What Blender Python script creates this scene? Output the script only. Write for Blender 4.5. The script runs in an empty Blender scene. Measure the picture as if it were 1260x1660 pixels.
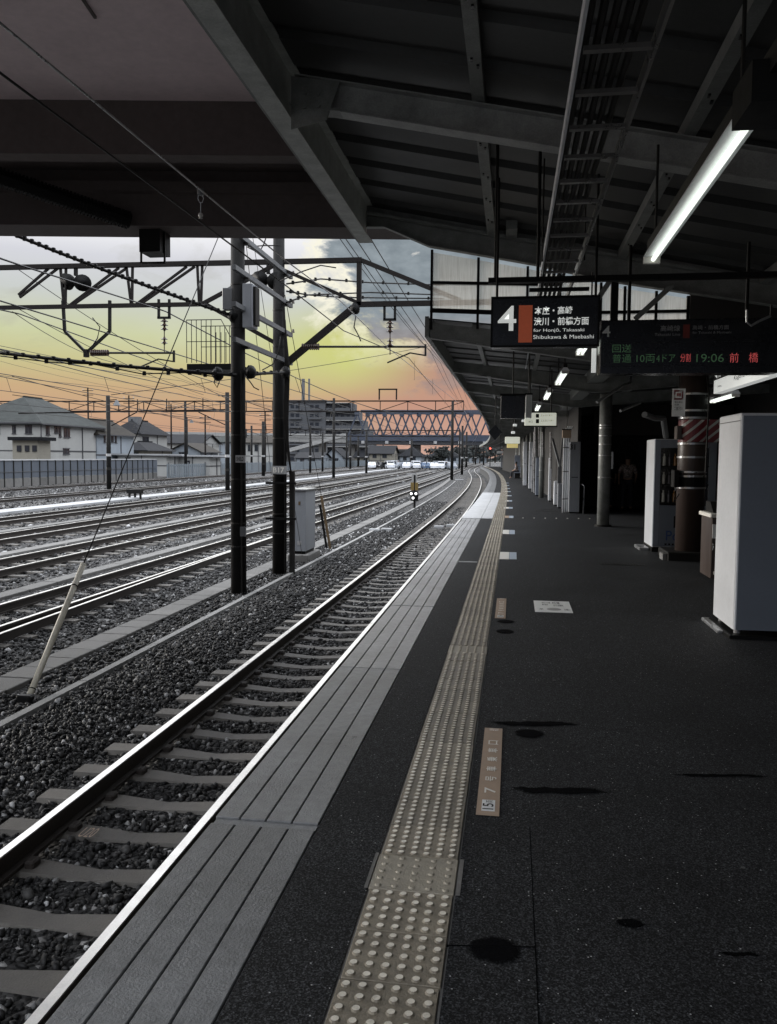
import bpy, math, random
import numpy as np
from mathutils import Vector, Matrix
random.seed(7)
rng = np.random.default_rng(7)
C = bpy.context.scene.collection
SC = bpy.context.scene

# ------------------------------------------------------------------ camera
F_PX = 1357.0
ROLL, PITCH, YAW = math.radians(.5), math.radians(3.786), math.radians(8.416)
CAMZ = 1.59
fw = Vector((-math.sin(YAW)*math.cos(PITCH), math.cos(YAW)*math.cos(PITCH), -math.sin(PITCH)))
rt0 = Vector((math.cos(YAW), math.sin(YAW), 0))
up0 = rt0.cross(fw)
rt = rt0*math.cos(ROLL) + up0*math.sin(ROLL)
up = up0*math.cos(ROLL) - rt0*math.sin(ROLL)
cd = bpy.data.cameras.new('camera'); cam = bpy.data.objects.new('camera', cd); C.objects.link(cam)
cd.sensor_fit = 'HORIZONTAL'; cd.sensor_width = 36; cd.lens = 36*F_PX/1260
cd.clip_start = .05; cd.clip_end = 6000
cam.matrix_world = Matrix(((rt.x, up.x, -fw.x, 0), (rt.y, up.y, -fw.y, 0), (rt.z, up.z, -fw.z, CAMZ), (0, 0, 0, 1)))
SC.camera = cam

def ray(px, py): return fw*F_PX + rt*(px-630) + up*(830-py)
def atY(px, py, y):
    d = ray(px, py); t = y/d.y; return Vector((d.x*t, y, CAMZ+d.z*t))
def atX(px, py, x):
    d = ray(px, py); t = x/d.x; return Vector((x, d.y*t, CAMZ+d.z*t))
def atZ(px, py, z=0.):
    d = ray(px, py); t = (z-CAMZ)/d.z; return Vector((d.x*t, d.y*t, z))

# ------------------------------------------------------------------ render settings
SC.view_settings.view_transform = 'Standard'; SC.view_settings.look = 'None'
SC.view_settings.exposure = 0.0; SC.view_settings.gamma = 1
SC.render.engine = 'CYCLES'
SC.cycles.use_denoising = True
SC.cycles.max_bounces = 5; SC.cycles.diffuse_bounces = 3; SC.cycles.glossy_bounces = 3
SC.cycles.transparent_max_bounces = 12; SC.cycles.transmission_bounces = 4
SC.cycles.sample_clamp_indirect = 4

# ------------------------------------------------------------------ node helper
class NT:
    def __init__(s, tree): s.t = tree
    def n(s, kind, **kw):
        nd = s.t.nodes.new(kind)
        for k, v in kw.items(): setattr(nd, k, v)
        return nd
    def put(s, sock, v):
        if isinstance(v, bpy.types.NodeSocket): s.t.links.new(v, sock)
        elif v is not None: sock.default_value = v
    def m(s, op, a, b=None, c=None, clamp=False):
        nd = s.n('ShaderNodeMath', operation=op, use_clamp=clamp)
        s.put(nd.inputs[0], a); s.put(nd.inputs[1], b); s.put(nd.inputs[2], c)
        return nd.outputs[0]
    def ramp(s, fac, stops, interp='LINEAR'):
        nd = s.n('ShaderNodeValToRGB'); cr = nd.color_ramp; cr.interpolation = interp
        while len(cr.elements) < len(stops): cr.elements.new(1)
        for el, (p, col) in zip(cr.elements, stops):
            el.position = p; el.color = (*col, 1) if len(col) == 3 else col
        s.put(nd.inputs[0], fac); return nd.outputs[0]
    def mix(s, f, a, b):
        nd = s.n('ShaderNodeMix', data_type='RGBA'); s.put(nd.inputs[0], f)
        s.put(nd.inputs[6], a if isinstance(a, bpy.types.NodeSocket) else (*a, 1))
        s.put(nd.inputs[7], b if isinstance(b, bpy.types.NodeSocket) else (*b, 1)); return nd.outputs[2]
    def noise(s, vec, scale, detail=4, rough=.55, dist=0):
        nd = s.n('ShaderNodeTexNoise'); s.put(nd.inputs['Vector'], vec)
        nd.inputs['Scale'].default_value = scale; nd.inputs['Detail'].default_value = detail
        nd.inputs['Roughness'].default_value = rough; nd.inputs['Distortion'].default_value = dist
        return nd.outputs['Fac']

# ------------------------------------------------------------------ world: dusk sky with a cloud bank
def lin(r, g, b): return tuple(((v/255)/12.92 if v/255 <= .04045 else ((v/255+.055)/1.055)**2.4) for v in (r, g, b))
W = bpy.data.worlds.new('World'); SC.world = W; W.use_nodes = True
w = NT(W.node_tree); bg = W.node_tree.nodes['Background']
tc = w.n('ShaderNodeTexCoord'); sx = w.n('ShaderNodeSeparateXYZ'); w.put(sx.inputs[0], tc.outputs['Generated'])
dx, dy, dz = sx.outputs
hz = w.m('SQRT', w.m('ADD', w.m('MULTIPLY', dx, dx), w.m('MULTIPLY', dy, dy)))
el = w.m('DIVIDE', dz, w.m('MAXIMUM', hz, .001))
az = w.m('ARCTAN2', dx, dy)
e2 = w.m('MULTIPLY', el, 2.0, clamp=True)
base = w.ramp(e2, [(0, lin(182, 140, 124)), (.09, lin(202, 162, 132)), (.15, lin(203, 172, 132)), (.21, lin(202, 196, 144)), (.27, lin(204, 208, 164)),
                   (.36, lin(203, 207, 204)), (.44, lin(214, 215, 222)), (.52, lin(250, 250, 252)), (.66, (2.0, 2.03, 2.15)), (1, (2.9, 3.0, 3.2))])
pink = w.ramp(e2, [(0, lin(208, 168, 152)), (.12, lin(196, 150, 130)), (.24, lin(186, 146, 128)), (.36, lin(170, 160, 160)), (.5, lin(200, 204, 212)), (.66, (1.9, 1.95, 2.08)), (1, (2.9, 3.0, 3.2))])
# cloud bank field (direction space: a radians right of the platform axis, e tangent of elevation)
cmb = w.n('ShaderNodeCombineXYZ'); w.put(cmb.inputs[0], az); w.put(cmb.inputs[1], w.m('MULTIPLY', el, 1.5)); w.put(cmb.inputs[2], dz)
nz = w.noise(cmb.outputs[0], 11, 7, .6, .4); nz2 = w.noise(cmb.outputs[0], 30, 5, .6); nz3 = w.noise(cmb.outputs[0], 4, 5, .55)
wob = w.m('ADD', w.m('MULTIPLY', w.m('SUBTRACT', nz, .5), .24), w.m('MULTIPLY', w.m('SUBTRACT', nz2, .5), .07))
s1 = w.m('ADD', w.m('SUBTRACT', az, -.212), wob)                       # right of the bank's left edge
s2 = w.m('ADD', w.m('SUBTRACT', el, w.m('ADD', .038, w.m('MULTIPLY', az, -.62))), wob)   # above its lower rim
s3 = w.m('ADD', w.m('SUBTRACT', .285, el), w.m('MULTIPLY', wob, 1.4))
s4 = w.m('SUBTRACT', 1.2, az)
fld = w.m('MINIMUM', w.m('MINIMUM', s1, s2), w.m('MINIMUM', s3, s4))
cl = w.m('SMOOTH_MIN', w.m('MAXIMUM', w.m('MULTIPLY_ADD', fld, 42, .3), 0), 1, .15, clamp=True)
rim = w.m('SUBTRACT', 1, w.m('MULTIPLY', w.m('ABSOLUTE', w.m('ADD', fld, .012)), 34), clamp=True)
fp = w.m('MULTIPLY', w.m('ADD', az, .235), 9, clamp=True)              # the low sky turns pink towards the right
col = w.mix(fp, base, pink)
cool = w.ramp(e2, [(0, lin(128, 132, 150)), (.2, lin(140, 150, 172)), (.5, lin(190, 198, 214)), (.66, (1.75, 1.82, 2.0)), (1, (2.8, 2.95, 3.2))])
back = w.m('MULTIPLY_ADD', w.m('COSINE', w.m('ADD', az, .75)), -1.1, .25, clamp=True)   # away from the sunset the sky is cool
col = w.mix(back, col, cool)
glow_m = w.m('MULTIPLY', w.m('SUBTRACT', 1, w.m('MULTIPLY', w.m('ABSOLUTE', w.m('SUBTRACT', el, .125)), 17), clamp=True),
             w.m('SUBTRACT', 1, w.m('MULTIPLY', w.m('ABSOLUTE', w.m('ADD', az, .20)), 9), clamp=True))
col = w.mix(w.m('MULTIPLY', glow_m, 1.4, clamp=True), col, lin(206, 208, 132))
puff = w.m('MULTIPLY', w.m('MULTIPLY', w.m('SUBTRACT', nz3, .5), 5, clamp=True), w.m('MULTIPLY', w.m('SUBTRACT', el, .1), 8, clamp=True))
col = w.mix(w.m('MULTIPLY', puff, .5), col, lin(235, 235, 238))
wisp = w.m('MULTIPLY', w.m('SUBTRACT', nz, .56), 7, clamp=True)
col = w.mix(w.m('MULTIPLY', wisp, w.m('MULTIPLY', w.m('SUBTRACT', .25, w.m('ABSOLUTE', w.m('SUBTRACT', el, .16))), 1.6, clamp=True)), col, lin(168, 166, 150))
ccol = w.mix(w.m('MULTIPLY', w.m('SUBTRACT', nz2, .3), 1.6, clamp=True), lin(122, 132, 139), lin(168, 178, 184))
ccol = w.mix(w.m('MULTIPLY', w.m('SUBTRACT', .17, el), 9, clamp=True), ccol, lin(178, 140, 124))
col = w.mix(w.m('MULTIPLY', rim, w.m('MULTIPLY', w.m('SUBTRACT', el, .1), 12, clamp=True)), col, lin(250, 246, 226))
col = w.mix(cl, col, ccol)
sky = w.n('ShaderNodeTexSky', sky_type='NISHITA', sun_disc=False, sun_elevation=math.radians(11), sun_rotation=math.radians(-74))
sk = w.n('ShaderNodeVectorMath', operation='SCALE'); w.put(sk.inputs[0], sky.outputs[0]); sk.inputs['Scale'].default_value = .06
ad = w.n('ShaderNodeVectorMath', operation='ADD'); w.put(ad.inputs[0], col); w.put(ad.inputs[1], sk.outputs[0])
lo = w.m('MULTIPLY', w.m('ADD', el, .02), 50, clamp=True)
w.put(bg.inputs[0], w.mix(lo, (.10, .09, .085), col)); bg.inputs[1].default_value = 1.0
mixb = w.n('ShaderNodeMixShader'); bg2 = w.n('ShaderNodeBackground'); w.put(bg2.inputs[0], sky.outputs[0]); bg2.inputs[1].default_value = .06
add = w.n('ShaderNodeAddShader'); 
W.node_tree.links.new(bg.outputs[0], add.inputs[0]); W.node_tree.links.new(bg2.outputs[0], add.inputs[1])
W.node_tree.nodes.remove(mixb); W.node_tree.nodes.remove(sk); W.node_tree.nodes.remove(ad)
W.node_tree.links.new(add.outputs[0], W.node_tree.nodes['World Output'].inputs[0])
bg2.inputs[1].default_value = .0008

sl = bpy.data.lights.new('sun', 'SUN'); sl.energy = 2.5; sl.angle = math.radians(18); sl.color = (1, .95, .88)
so = bpy.data.objects.new('sun', sl); C.objects.link(so)
sdir = Vector((math.sin(math.radians(-74))*math.cos(math.radians(11)), math.cos(math.radians(-74))*math.cos(math.radians(11)), math.sin(math.radians(11))))
so.rotation_euler = sdir.to_track_quat('Z', 'Y').to_euler()

# ------------------------------------------------------------------ materials
M = {}
OV = {'tactile': .35, 'slab': .22, 'slab_light': .12, 'sleeper': .5, 'concrete': .35, 'concrete_pale': .4, 'tactile_top': .3, 'concrete_white': .2}
def mat(name, col, rough=.6, metal=0., var=.25, scale=6., bump=0., bscale=60., emit=None, estr=0., spec=.5, streak=False):
    m = bpy.data.materials.new(name); m.use_nodes = True; t = NT(m.node_tree)
    b = m.node_tree.nodes['Principled BSDF']
    geo = t.n('ShaderNodeNewGeometry')
    oi = t.n('ShaderNodeObjectInfo')
    vec = geo.outputs['Position']
    if streak:
        mp = t.n('ShaderNodeMapping'); t.put(mp.inputs[0], vec); mp.inputs['Scale'].default_value = (1, 1, .15); vec2 = mp.outputs[0]
    else: vec2 = vec
    n1 = t.noise(vec2, scale, 6, .65)
    f = t.m('MULTIPLY_ADD', t.m('SUBTRACT', n1, .5), var*3.2, 1.)
    n2 = t.noise(vec, scale*13, 3, .6)
    f = t.m('MULTIPLY', f, t.m('MULTIPLY_ADD', t.m('SUBTRACT', n2, .5), var*1.6, 1.))
    if name in OV: f = t.m('MULTIPLY', f, t.m('MULTIPLY_ADD', oi.outputs['Random'], OV[name], 1-OV[name]/2))
    mm = t.n('ShaderNodeVectorMath', operation='SCALE'); mm.inputs[0].default_value = col; t.put(mm.inputs['Scale'], t.m('MAXIMUM', f, .15))
    t.put(b.inputs['Base Color'], mm.outputs[0])
    t.put(b.inputs['Roughness'], t.m('MULTIPLY_ADD', t.m('SUBTRACT', n1, .5), .35, rough, clamp=True))
    b.inputs['Metallic'].default_value = metal; b.inputs['Specular IOR Level'].default_value = spec
    if bump:
        bn = t.n('ShaderNodeBump'); t.put(bn.inputs['Height'], t.noise(vec, bscale, 4, .6)); bn.inputs['Strength'].default_value = bump
        bn.inputs['Distance'].default_value = .01; t.put(b.inputs['Normal'], bn.outputs[0])
    if emit: b.inputs['Emission Color'].default_value = (*emit, 1); b.inputs['Emission Strength'].default_value = estr
    M[name] = m; return m

mat('slab', (.20, .205, .21), .34, var=.5, scale=1.6, bump=.5, bscale=90)
mat('slab_glare', (.36, .365, .37), .36, var=.5, scale=1.4, bump=.5, bscale=90)  # slab colour lightened, the glare at mid distance is painted in
OV['slab_glare'] = .25
mat('slab_light', (.60, .61, .62), .5, var=.25, scale=2.5, bump=.3, bscale=90)
mat('platform_wall', (0.063, 0.063, 0.063), .8, bump=.4)
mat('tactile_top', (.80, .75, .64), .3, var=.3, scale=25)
mat('tactile', (.235, .205, .155), .42, var=.5, scale=9, bump=.4, bscale=120)
mat('tactile_pale', (.36, .325, .26), .45, var=.2, scale=14, bump=.4, bscale=120)
mat('tactile_stud', (.10, .09, .075), .4)
mat('concrete', (0.14, 0.1365, 0.1295), .75, var=.3, scale=3, bump=.5, bscale=50)
mat('concrete_pale', (0.238, 0.238, 0.231), .7, var=.3, scale=3, bump=.5, bscale=50)
mat('concrete_white', (0.341, 0.3465, 0.352), .6, var=.2, scale=1)
mat('sleeper', (0.14, 0.1295, 0.1155), .7, var=.3, scale=7, bump=.5, bscale=70)
mat('railhead', (.85, .83, .79), .34, metal=1, var=.15, scale=8)
mat('railside', (0.0245, 0.0189, 0.0154), .7, var=.4, scale=8, bump=.4)
mat('pole_concrete', (0.0154, 0.01505, 0.0147), .7, spec=.15, var=.35, scale=5, bump=.4, streak=True)
mat('black_steel', (0.0084, 0.0084, 0.0084), .5, spec=.15, var=.3)
mat('dark_steel', (0.0196, 0.0189, 0.0175), .5, spec=.15, var=.4, scale=5, bump=.2)
mat('rust_steel', (0.0112, 0.0091, 0.0084), .6, spec=.15, var=.4, scale=6, bump=.2)
mat('grey_steel', (.11, .115, .12), .45, var=.25, scale=4)
mat('galvanised', (.42, .43, .44), .3, metal=.7, var=.2, scale=7)
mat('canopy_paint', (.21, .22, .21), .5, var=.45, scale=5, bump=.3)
mat('edge_paint_lit', (.42, .44, .42), .5, var=.4, scale=5, bump=.3)  # canopy paint lightened, ground bounce on the edge beam put into the colour
mat('girder_paint_lit', (.31, .32, .31), .5, var=.45, scale=5, bump=.3)  # canopy paint lightened, bounce light under the cross girders painted in
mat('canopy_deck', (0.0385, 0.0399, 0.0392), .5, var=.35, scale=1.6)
mat('ladder_steel', (.30, .29, .28), .3, metal=.8, var=.2)
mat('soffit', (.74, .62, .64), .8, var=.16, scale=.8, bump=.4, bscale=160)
mat('soffit_dark', (0.091, 0.0735, 0.07), .75, var=.3, scale=.8, bump=.4, bscale=160)  # soffit colour darkened, shade of faces turned from the sky painted in; also joints
mat('wire', (.015, .014, .013), .4, spec=.15)
mat('insulator', (.55, .53, .5), .2)
mat('brown_insulator', (.05, .03, .022), .25)
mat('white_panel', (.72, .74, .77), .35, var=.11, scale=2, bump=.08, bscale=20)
mat('white_panel_shade', (.17, .195, .235), .4, var=.07, scale=3)  # white panel darkened, shade of faces turned from the light is in the colour
mat('grey_cabinet', (0.252, 0.266, 0.287), .5, var=.15, scale=3, streak=True)
mat('blue_cabinet', (.22, .25, .30), .45, var=.12)
mat('brown_column', (.06, .043, .037), .4, var=.2, scale=3, streak=True)
mat('sign_black', (0.0042, 0.0049, 0.0063), .28, var=.1)
mat('sign_white', (.80, .82, .80), .5, var=.02, emit=(.85, .88, .85), estr=.45)
mat('sign_dim', (.35, .35, .35), .5, var=.02)
mat('orange_bar', (.62, .13, .055), .5, var=.1, scale=9, emit=(.75, .16, .07), estr=.12)
mat('red_bar', (.22, .03, .02), .5, var=.1, scale=9)
mat('led_green', (.02, .05, .02), .5, var=0, emit=(.10, .22, .11), estr=.2)
mat('led_red', (.05, .01, .01), .5, var=0, emit=(.85, .13, .13), estr=.4)
mat('tube', (.9, .92, .88), .3, var=0, emit=(.93, 1, .90), estr=1.5)
mat('lit_cream', (.8, .8, .7), .4, var=.05, scale=6, emit=(.85, .88, .74), estr=.42)
mat('lit_white', (.8, .82, .8), .4, var=.05, scale=6, emit=(.9, .93, .9), estr=.42)
mat('lit_yellow', (.6, .5, .2), .4, var=.05, emit=(.6, .5, .22), estr=.5)
mat('signal_light', (.9, .9, .9), .3, var=0, emit=(1, 1, .95), estr=1.3)
mat('signal_red', (.3, .02, .02), .3, var=0, emit=(1, .12, .08), estr=3)
mat('print_black', (.01, .01, .01), .6, var=.1)
mat('print_blue', (.03, .07, .22), .5, var=.1)
mat('print_red', (.35, .03, .04), .5, var=.1)
mat('print_white', (.84, .82, .76), .5, var=.15, scale=30)
mat('sticker_brown', (.42, .31, .225), .6, var=.12, scale=20)
mat('sticker_white', (.84, .85, .84), .5, var=.12, scale=20)
mat('sticker_blue', (.42, .48, .56), .5, var=.12, scale=20)
mat('seam_dark', (.0035, .0035, .004), .85, spec=.05, var=.3, scale=30)
mat('gum', (.085, .085, .082), .6)
mat('pvc', (.52, .49, .40), .5, var=.2, scale=5, bump=.1)
mat('wood', (.10, .065, .03), .75, var=.5, scale=10, bump=.4)
mat('yellow_plate', (0.15, 0.1, 0.025), .6, var=.3)
mat('house_wall', (0.322, 0.322, 0.308), .8, var=.16, scale=.6, streak=True)
mat('house_wall_cool', (0.238, 0.266, 0.294), .8, var=.16, scale=.6, streak=True)
mat('house_wall_tan', (0.21, 0.196, 0.161), .8, var=.16, scale=.6, streak=True)
mat('trim_dark', (.05, .05, .055), .6)
mat('window_glass', (.018, .022, .028), .12, var=.1)
mat('apartment_wall', (0.07, 0.0735, 0.0805), .8, var=.12, scale=.2)
mat('bridge_blue', (0.0385, 0.049, 0.0735), .5, var=.2, scale=.5)
mat('bridge_dark', (.03, .032, .038), .7)
mat('car_white', (.72, .74, .78), .25, var=.03); mat('car_grey', (.22, .24, .27), .3, var=.03); mat('car_black', (.02, .02, .022), .25, var=.03)
mat('car_blue', (.06, .10, .17), .3, var=.03); mat('car_red', (.2, .03, .03), .3, var=.03)
mat('tyre', (.012, .012, .012), .8)
mat('foliage', (0.021, 0.0252, 0.0238), .8, var=.6, scale=1.5)  # green dulled, the distance haze is put into the colour
mat('bark', (.04, .03, .022), .9)
mat('skin', (.32, .2, .14), .6, var=.05); mat('trousers', (.02, .022, .03), .8); mat('hair', (.01, .009, .008), .6)
mat('fence_sheet', (0.091, 0.105, 0.126), .55, var=.25, scale=.8, streak=True)
mat('pale_fence', (0.168, 0.196, 0.217), .5, var=.2, scale=1)
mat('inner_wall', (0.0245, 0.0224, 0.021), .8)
mat('ground', (0.07, 0.0665, 0.063), .9, var=.4, scale=.3)
mat('bottle_a', (.55, .55, .5), .2); mat('bottle_b', (.05, .05, .06), .2); mat('bottle_c', (.25, .12, .03), .2)

def custom(name):
    m = bpy.data.materials.new(name); m.use_nodes = True; M[name] = m
    return m, NT(m.node_tree), m.node_tree.nodes['Principled BSDF']
# asphalt with bright aggregate specks and worn patches
m, t, b = custom('asphalt')
g = t.n('ShaderNodeNewGeometry').outputs['Position']
n1 = t.noise(g, 1.2, 6, .6); n2 = t.noise(g, 130, 4, .75); n3 = t.noise(g, 40, 4, .7)
vo = t.n('ShaderNodeTexVoronoi'); t.put(vo.inputs['Vector'], g); vo.inputs['Scale'].default_value = 105
sp = t.n('ShaderNodeSeparateColor'); t.put(sp.inputs[0], vo.outputs['Color'])
vo2 = t.n('ShaderNodeTexVoronoi'); t.put(vo2.inputs['Vector'], g); vo2.inputs['Scale'].default_value = 190
sp2 = t.n('ShaderNodeSeparateColor'); t.put(sp2.inputs[0], vo2.outputs['Color'])
speck = t.m('MULTIPLY', t.m('GREATER_THAN', sp.outputs[0], .988), t.m('LESS_THAN', vo.outputs['Distance'], .3))
k = t.m('MULTIPLY', t.m('MULTIPLY_ADD', n1, 1.6, .2), t.m('MAXIMUM', t.m('MULTIPLY_ADD', n2, 6.0, -2.), .1))
k = t.m('MULTIPLY', k, t.m('MULTIPLY_ADD', n3, 1.2, .4))
k = t.m('MULTIPLY', k, t.m('MULTIPLY_ADD', t.m('POWER', sp2.outputs[1], 2.5), 2.6, .25))
cc = t.n('ShaderNodeVectorMath', operation='SCALE'); cc.inputs[0].default_value = (.026, .0272, .0292); t.put(cc.inputs['Scale'], k)
t.put(b.inputs['Base Color'], t.mix(speck, cc.outputs[0], (.5, .5, .5)))
t.put(b.inputs['Roughness'], t.m('MULTIPLY_ADD', n1, .2, .62)); b.inputs['Specular IOR Level'].default_value = .16
bn = t.n('ShaderNodeBump'); t.put(bn.inputs['Height'], n2); bn.inputs['Strength'].default_value = .7; bn.inputs['Distance'].default_value = .004
t.put(b.inputs['Normal'], bn.outputs[0])
m, t, b = custom('stain')
tcn = t.n('ShaderNodeTexCoord'); g = t.n('ShaderNodeNewGeometry').outputs['Position']; s_ = t.n('ShaderNodeSeparateXYZ'); t.put(s_.inputs[0], tcn.outputs['Generated'])
qx = t.m('SUBTRACT', s_.outputs[0], .5); qy = t.m('SUBTRACT', s_.outputs[1], .5)
rr = t.m('SQRT', t.m('ADD', t.m('POWER', t.m('ABSOLUTE', qx), 2.), t.m('POWER', t.m('ABSOLUTE', qy), 2.)))
nn = t.noise(g, 22, 5, .7); nf = t.noise(g, 240, 3, .7)
al = t.m('MULTIPLY', t.m('SUBTRACT', t.m('SUBTRACT', .52, rr), t.m('MULTIPLY', t.m('SUBTRACT', nn, .3), .28)), 9, clamp=True)
t.put(b.inputs['Alpha'], t.m('MULTIPLY', al, .92))
vv = t.n('ShaderNodeVectorMath', operation='SCALE'); vv.inputs[0].default_value = (.0035, .0035, .004); t.put(vv.inputs['Scale'], t.m('MULTIPLY_ADD', nf, 3., 0.)); t.put(b.inputs['Base Color'], vv.outputs[0])
b.inputs['Roughness'].default_value = .9; b.inputs['Specular IOR Level'].default_value = .02
# ballast bed sheet (stones too far to pick apart)
m, t, b = custom('ballast_bed')
g = t.n('ShaderNodeNewGeometry').outputs['Position']
vo = t.n('ShaderNodeTexVoronoi'); t.put(vo.inputs['Vector'], g); vo.inputs['Scale'].default_value = 24
sp = t.n('ShaderNodeSeparateColor'); t.put(sp.inputs[0], vo.outputs['Color'])
br = t.ramp(sp.outputs[0], [(0, (.004, .004, .004)), (.6, (.013, .0127, .0125)), (.85, (.055, .053, .052)), (1, (.42, .41, .40))])
n1 = t.noise(g, .35, 5, .6); kk = t.n('ShaderNodeVectorMath', operation='SCALE'); t.put(kk.inputs[0], br); t.put(kk.inputs['Scale'], t.m('MULTIPLY_ADD', n1, 1.5, .3))
t.put(b.inputs['Base Color'], kk.outputs[0]); b.inputs['Roughness'].default_value = .8
bn = t.n('ShaderNodeBump'); t.put(bn.inputs['Height'], vo.outputs['Distance']); bn.inputs['Strength'].default_value = 1; bn.inputs['Distance'].default_value = .05; bn.invert = True
t.put(b.inputs['Normal'], bn.outputs[0])
# stones: per-stone albedo
m, t, b = custom('ballast_stone')
at = t.n('ShaderNodeAttribute', attribute_name='tone')
g = t.n('ShaderNodeNewGeometry').outputs['Position']; n1 = t.noise(g, 55, 3, .6)
cr = t.ramp(at.outputs['Fac'], [(0, (.0045, .0045, .005)), (.6, (.0145, .0142, .014)), (.88, (.06, .058, .056)), (1, (.50, .50, .50))])
kk = t.n('ShaderNodeVectorMath', operation='SCALE'); t.put(kk.inputs[0], cr); t.put(kk.inputs['Scale'], t.m('MULTIPLY_ADD', n1, 1.2, .4))
t.put(b.inputs['Base Color'], kk.outputs[0]); b.inputs['Roughness'].default_value = .6; b.inputs['Specular IOR Level'].default_value = .4
# frosted glass
m, t, b = custom('frosted_glass')
g = t.n('ShaderNodeNewGeometry').outputs['Position']; mp = t.n('ShaderNodeMapping'); t.put(mp.inputs[0], g); mp.inputs['Scale'].default_value = (14, 1, .8)
n1 = t.noise(mp.outputs[0], 3, 5, .6)
cr = t.ramp(n1, [(.25, (.62, .56, .46)), (.6, (.92, .87, .78))])
tr = t.n('ShaderNodeBsdfTranslucent'); t.put(tr.inputs[0], cr)
df = t.n('ShaderNodeBsdfTransparent'); df.inputs[0].default_value = (.95, .92, .86, 1)
mx = t.n('ShaderNodeMixShader'); mx.inputs[0].default_value = .5; t.put(mx.inputs[1], tr.outputs[0]); t.put(mx.inputs[2], df.outputs[0])
t.t.links.new(mx.outputs[0], t.t.nodes['Material Output'].inputs[0])
# diagonal red / white safety stripes (flat print)
m, t, b = custom('stripes')
g = t.n('ShaderNodeNewGeometry').outputs['Position']; s_ = t.n('ShaderNodeSeparateXYZ'); t.put(s_.inputs[0], g)
d_ = t.m('FRACT', t.m('MULTIPLY', t.m('SUBTRACT', t.m('MULTIPLY', s_.outputs[0], .85), s_.outputs[2]), 6.3))
t.put(b.inputs['Base Color'], t.mix(t.m('GREATER_THAN', d_, .68), (.16, .022, .028), (.42, .42, .40))); b.inputs['Roughness'].default_value = .4
b.inputs['Emission Strength'].default_value = 0
# roof tiles: rows as fine relief, for far roofs
def roofmat(name, col):
    m, t, b = custom(name)
    g = t.n('ShaderNodeNewGeometry').outputs['Position']; s_ = t.n('ShaderNodeSeparateXYZ'); t.put(s_.inputs[0], g)
    fr = t.m('FRACT', t.m('MULTIPLY', s_.outputs[2], 6.)); n1 = t.noise(g, 1.2, 6, .7)
    v = t.n('ShaderNodeVectorMath', operation='SCALE'); v.inputs[0].default_value = col
    t.put(v.inputs['Scale'], t.m('MULTIPLY', t.m('MULTIPLY_ADD', n1, 1.1, .4), t.m('MULTIPLY_ADD', fr, .5, .7)))
    t.put(b.inputs['Base Color'], v.outputs[0]); b.inputs['Roughness'].default_value = .7; b.inputs['Specular IOR Level'].default_value = .12
    bn = t.n('ShaderNodeBump'); t.put(bn.inputs['Height'], fr); bn.inputs['Strength'].default_value = .8; bn.inputs['Distance'].default_value = .05; t.put(b.inputs['Normal'], bn.outputs[0])
roofmat('roof_grey', (.045, .05, .048)); roofmat('roof_dark', (.018, .019, .022)); roofmat('roof_brown', (.045, .04, .034))
# floral shirt
m, t, b = custom('floral_shirt')
g = t.n('ShaderNodeNewGeometry').outputs['Position']; n1 = t.noise(g, 16, 3, .6, 1.)
t.put(b.inputs['Base Color'], t.ramp(n1, [(.4, (.12, .10, .09)), (.5, (.5, .42, .38)), (.6, (.2, .1, .1))], 'CONSTANT'))

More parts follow.
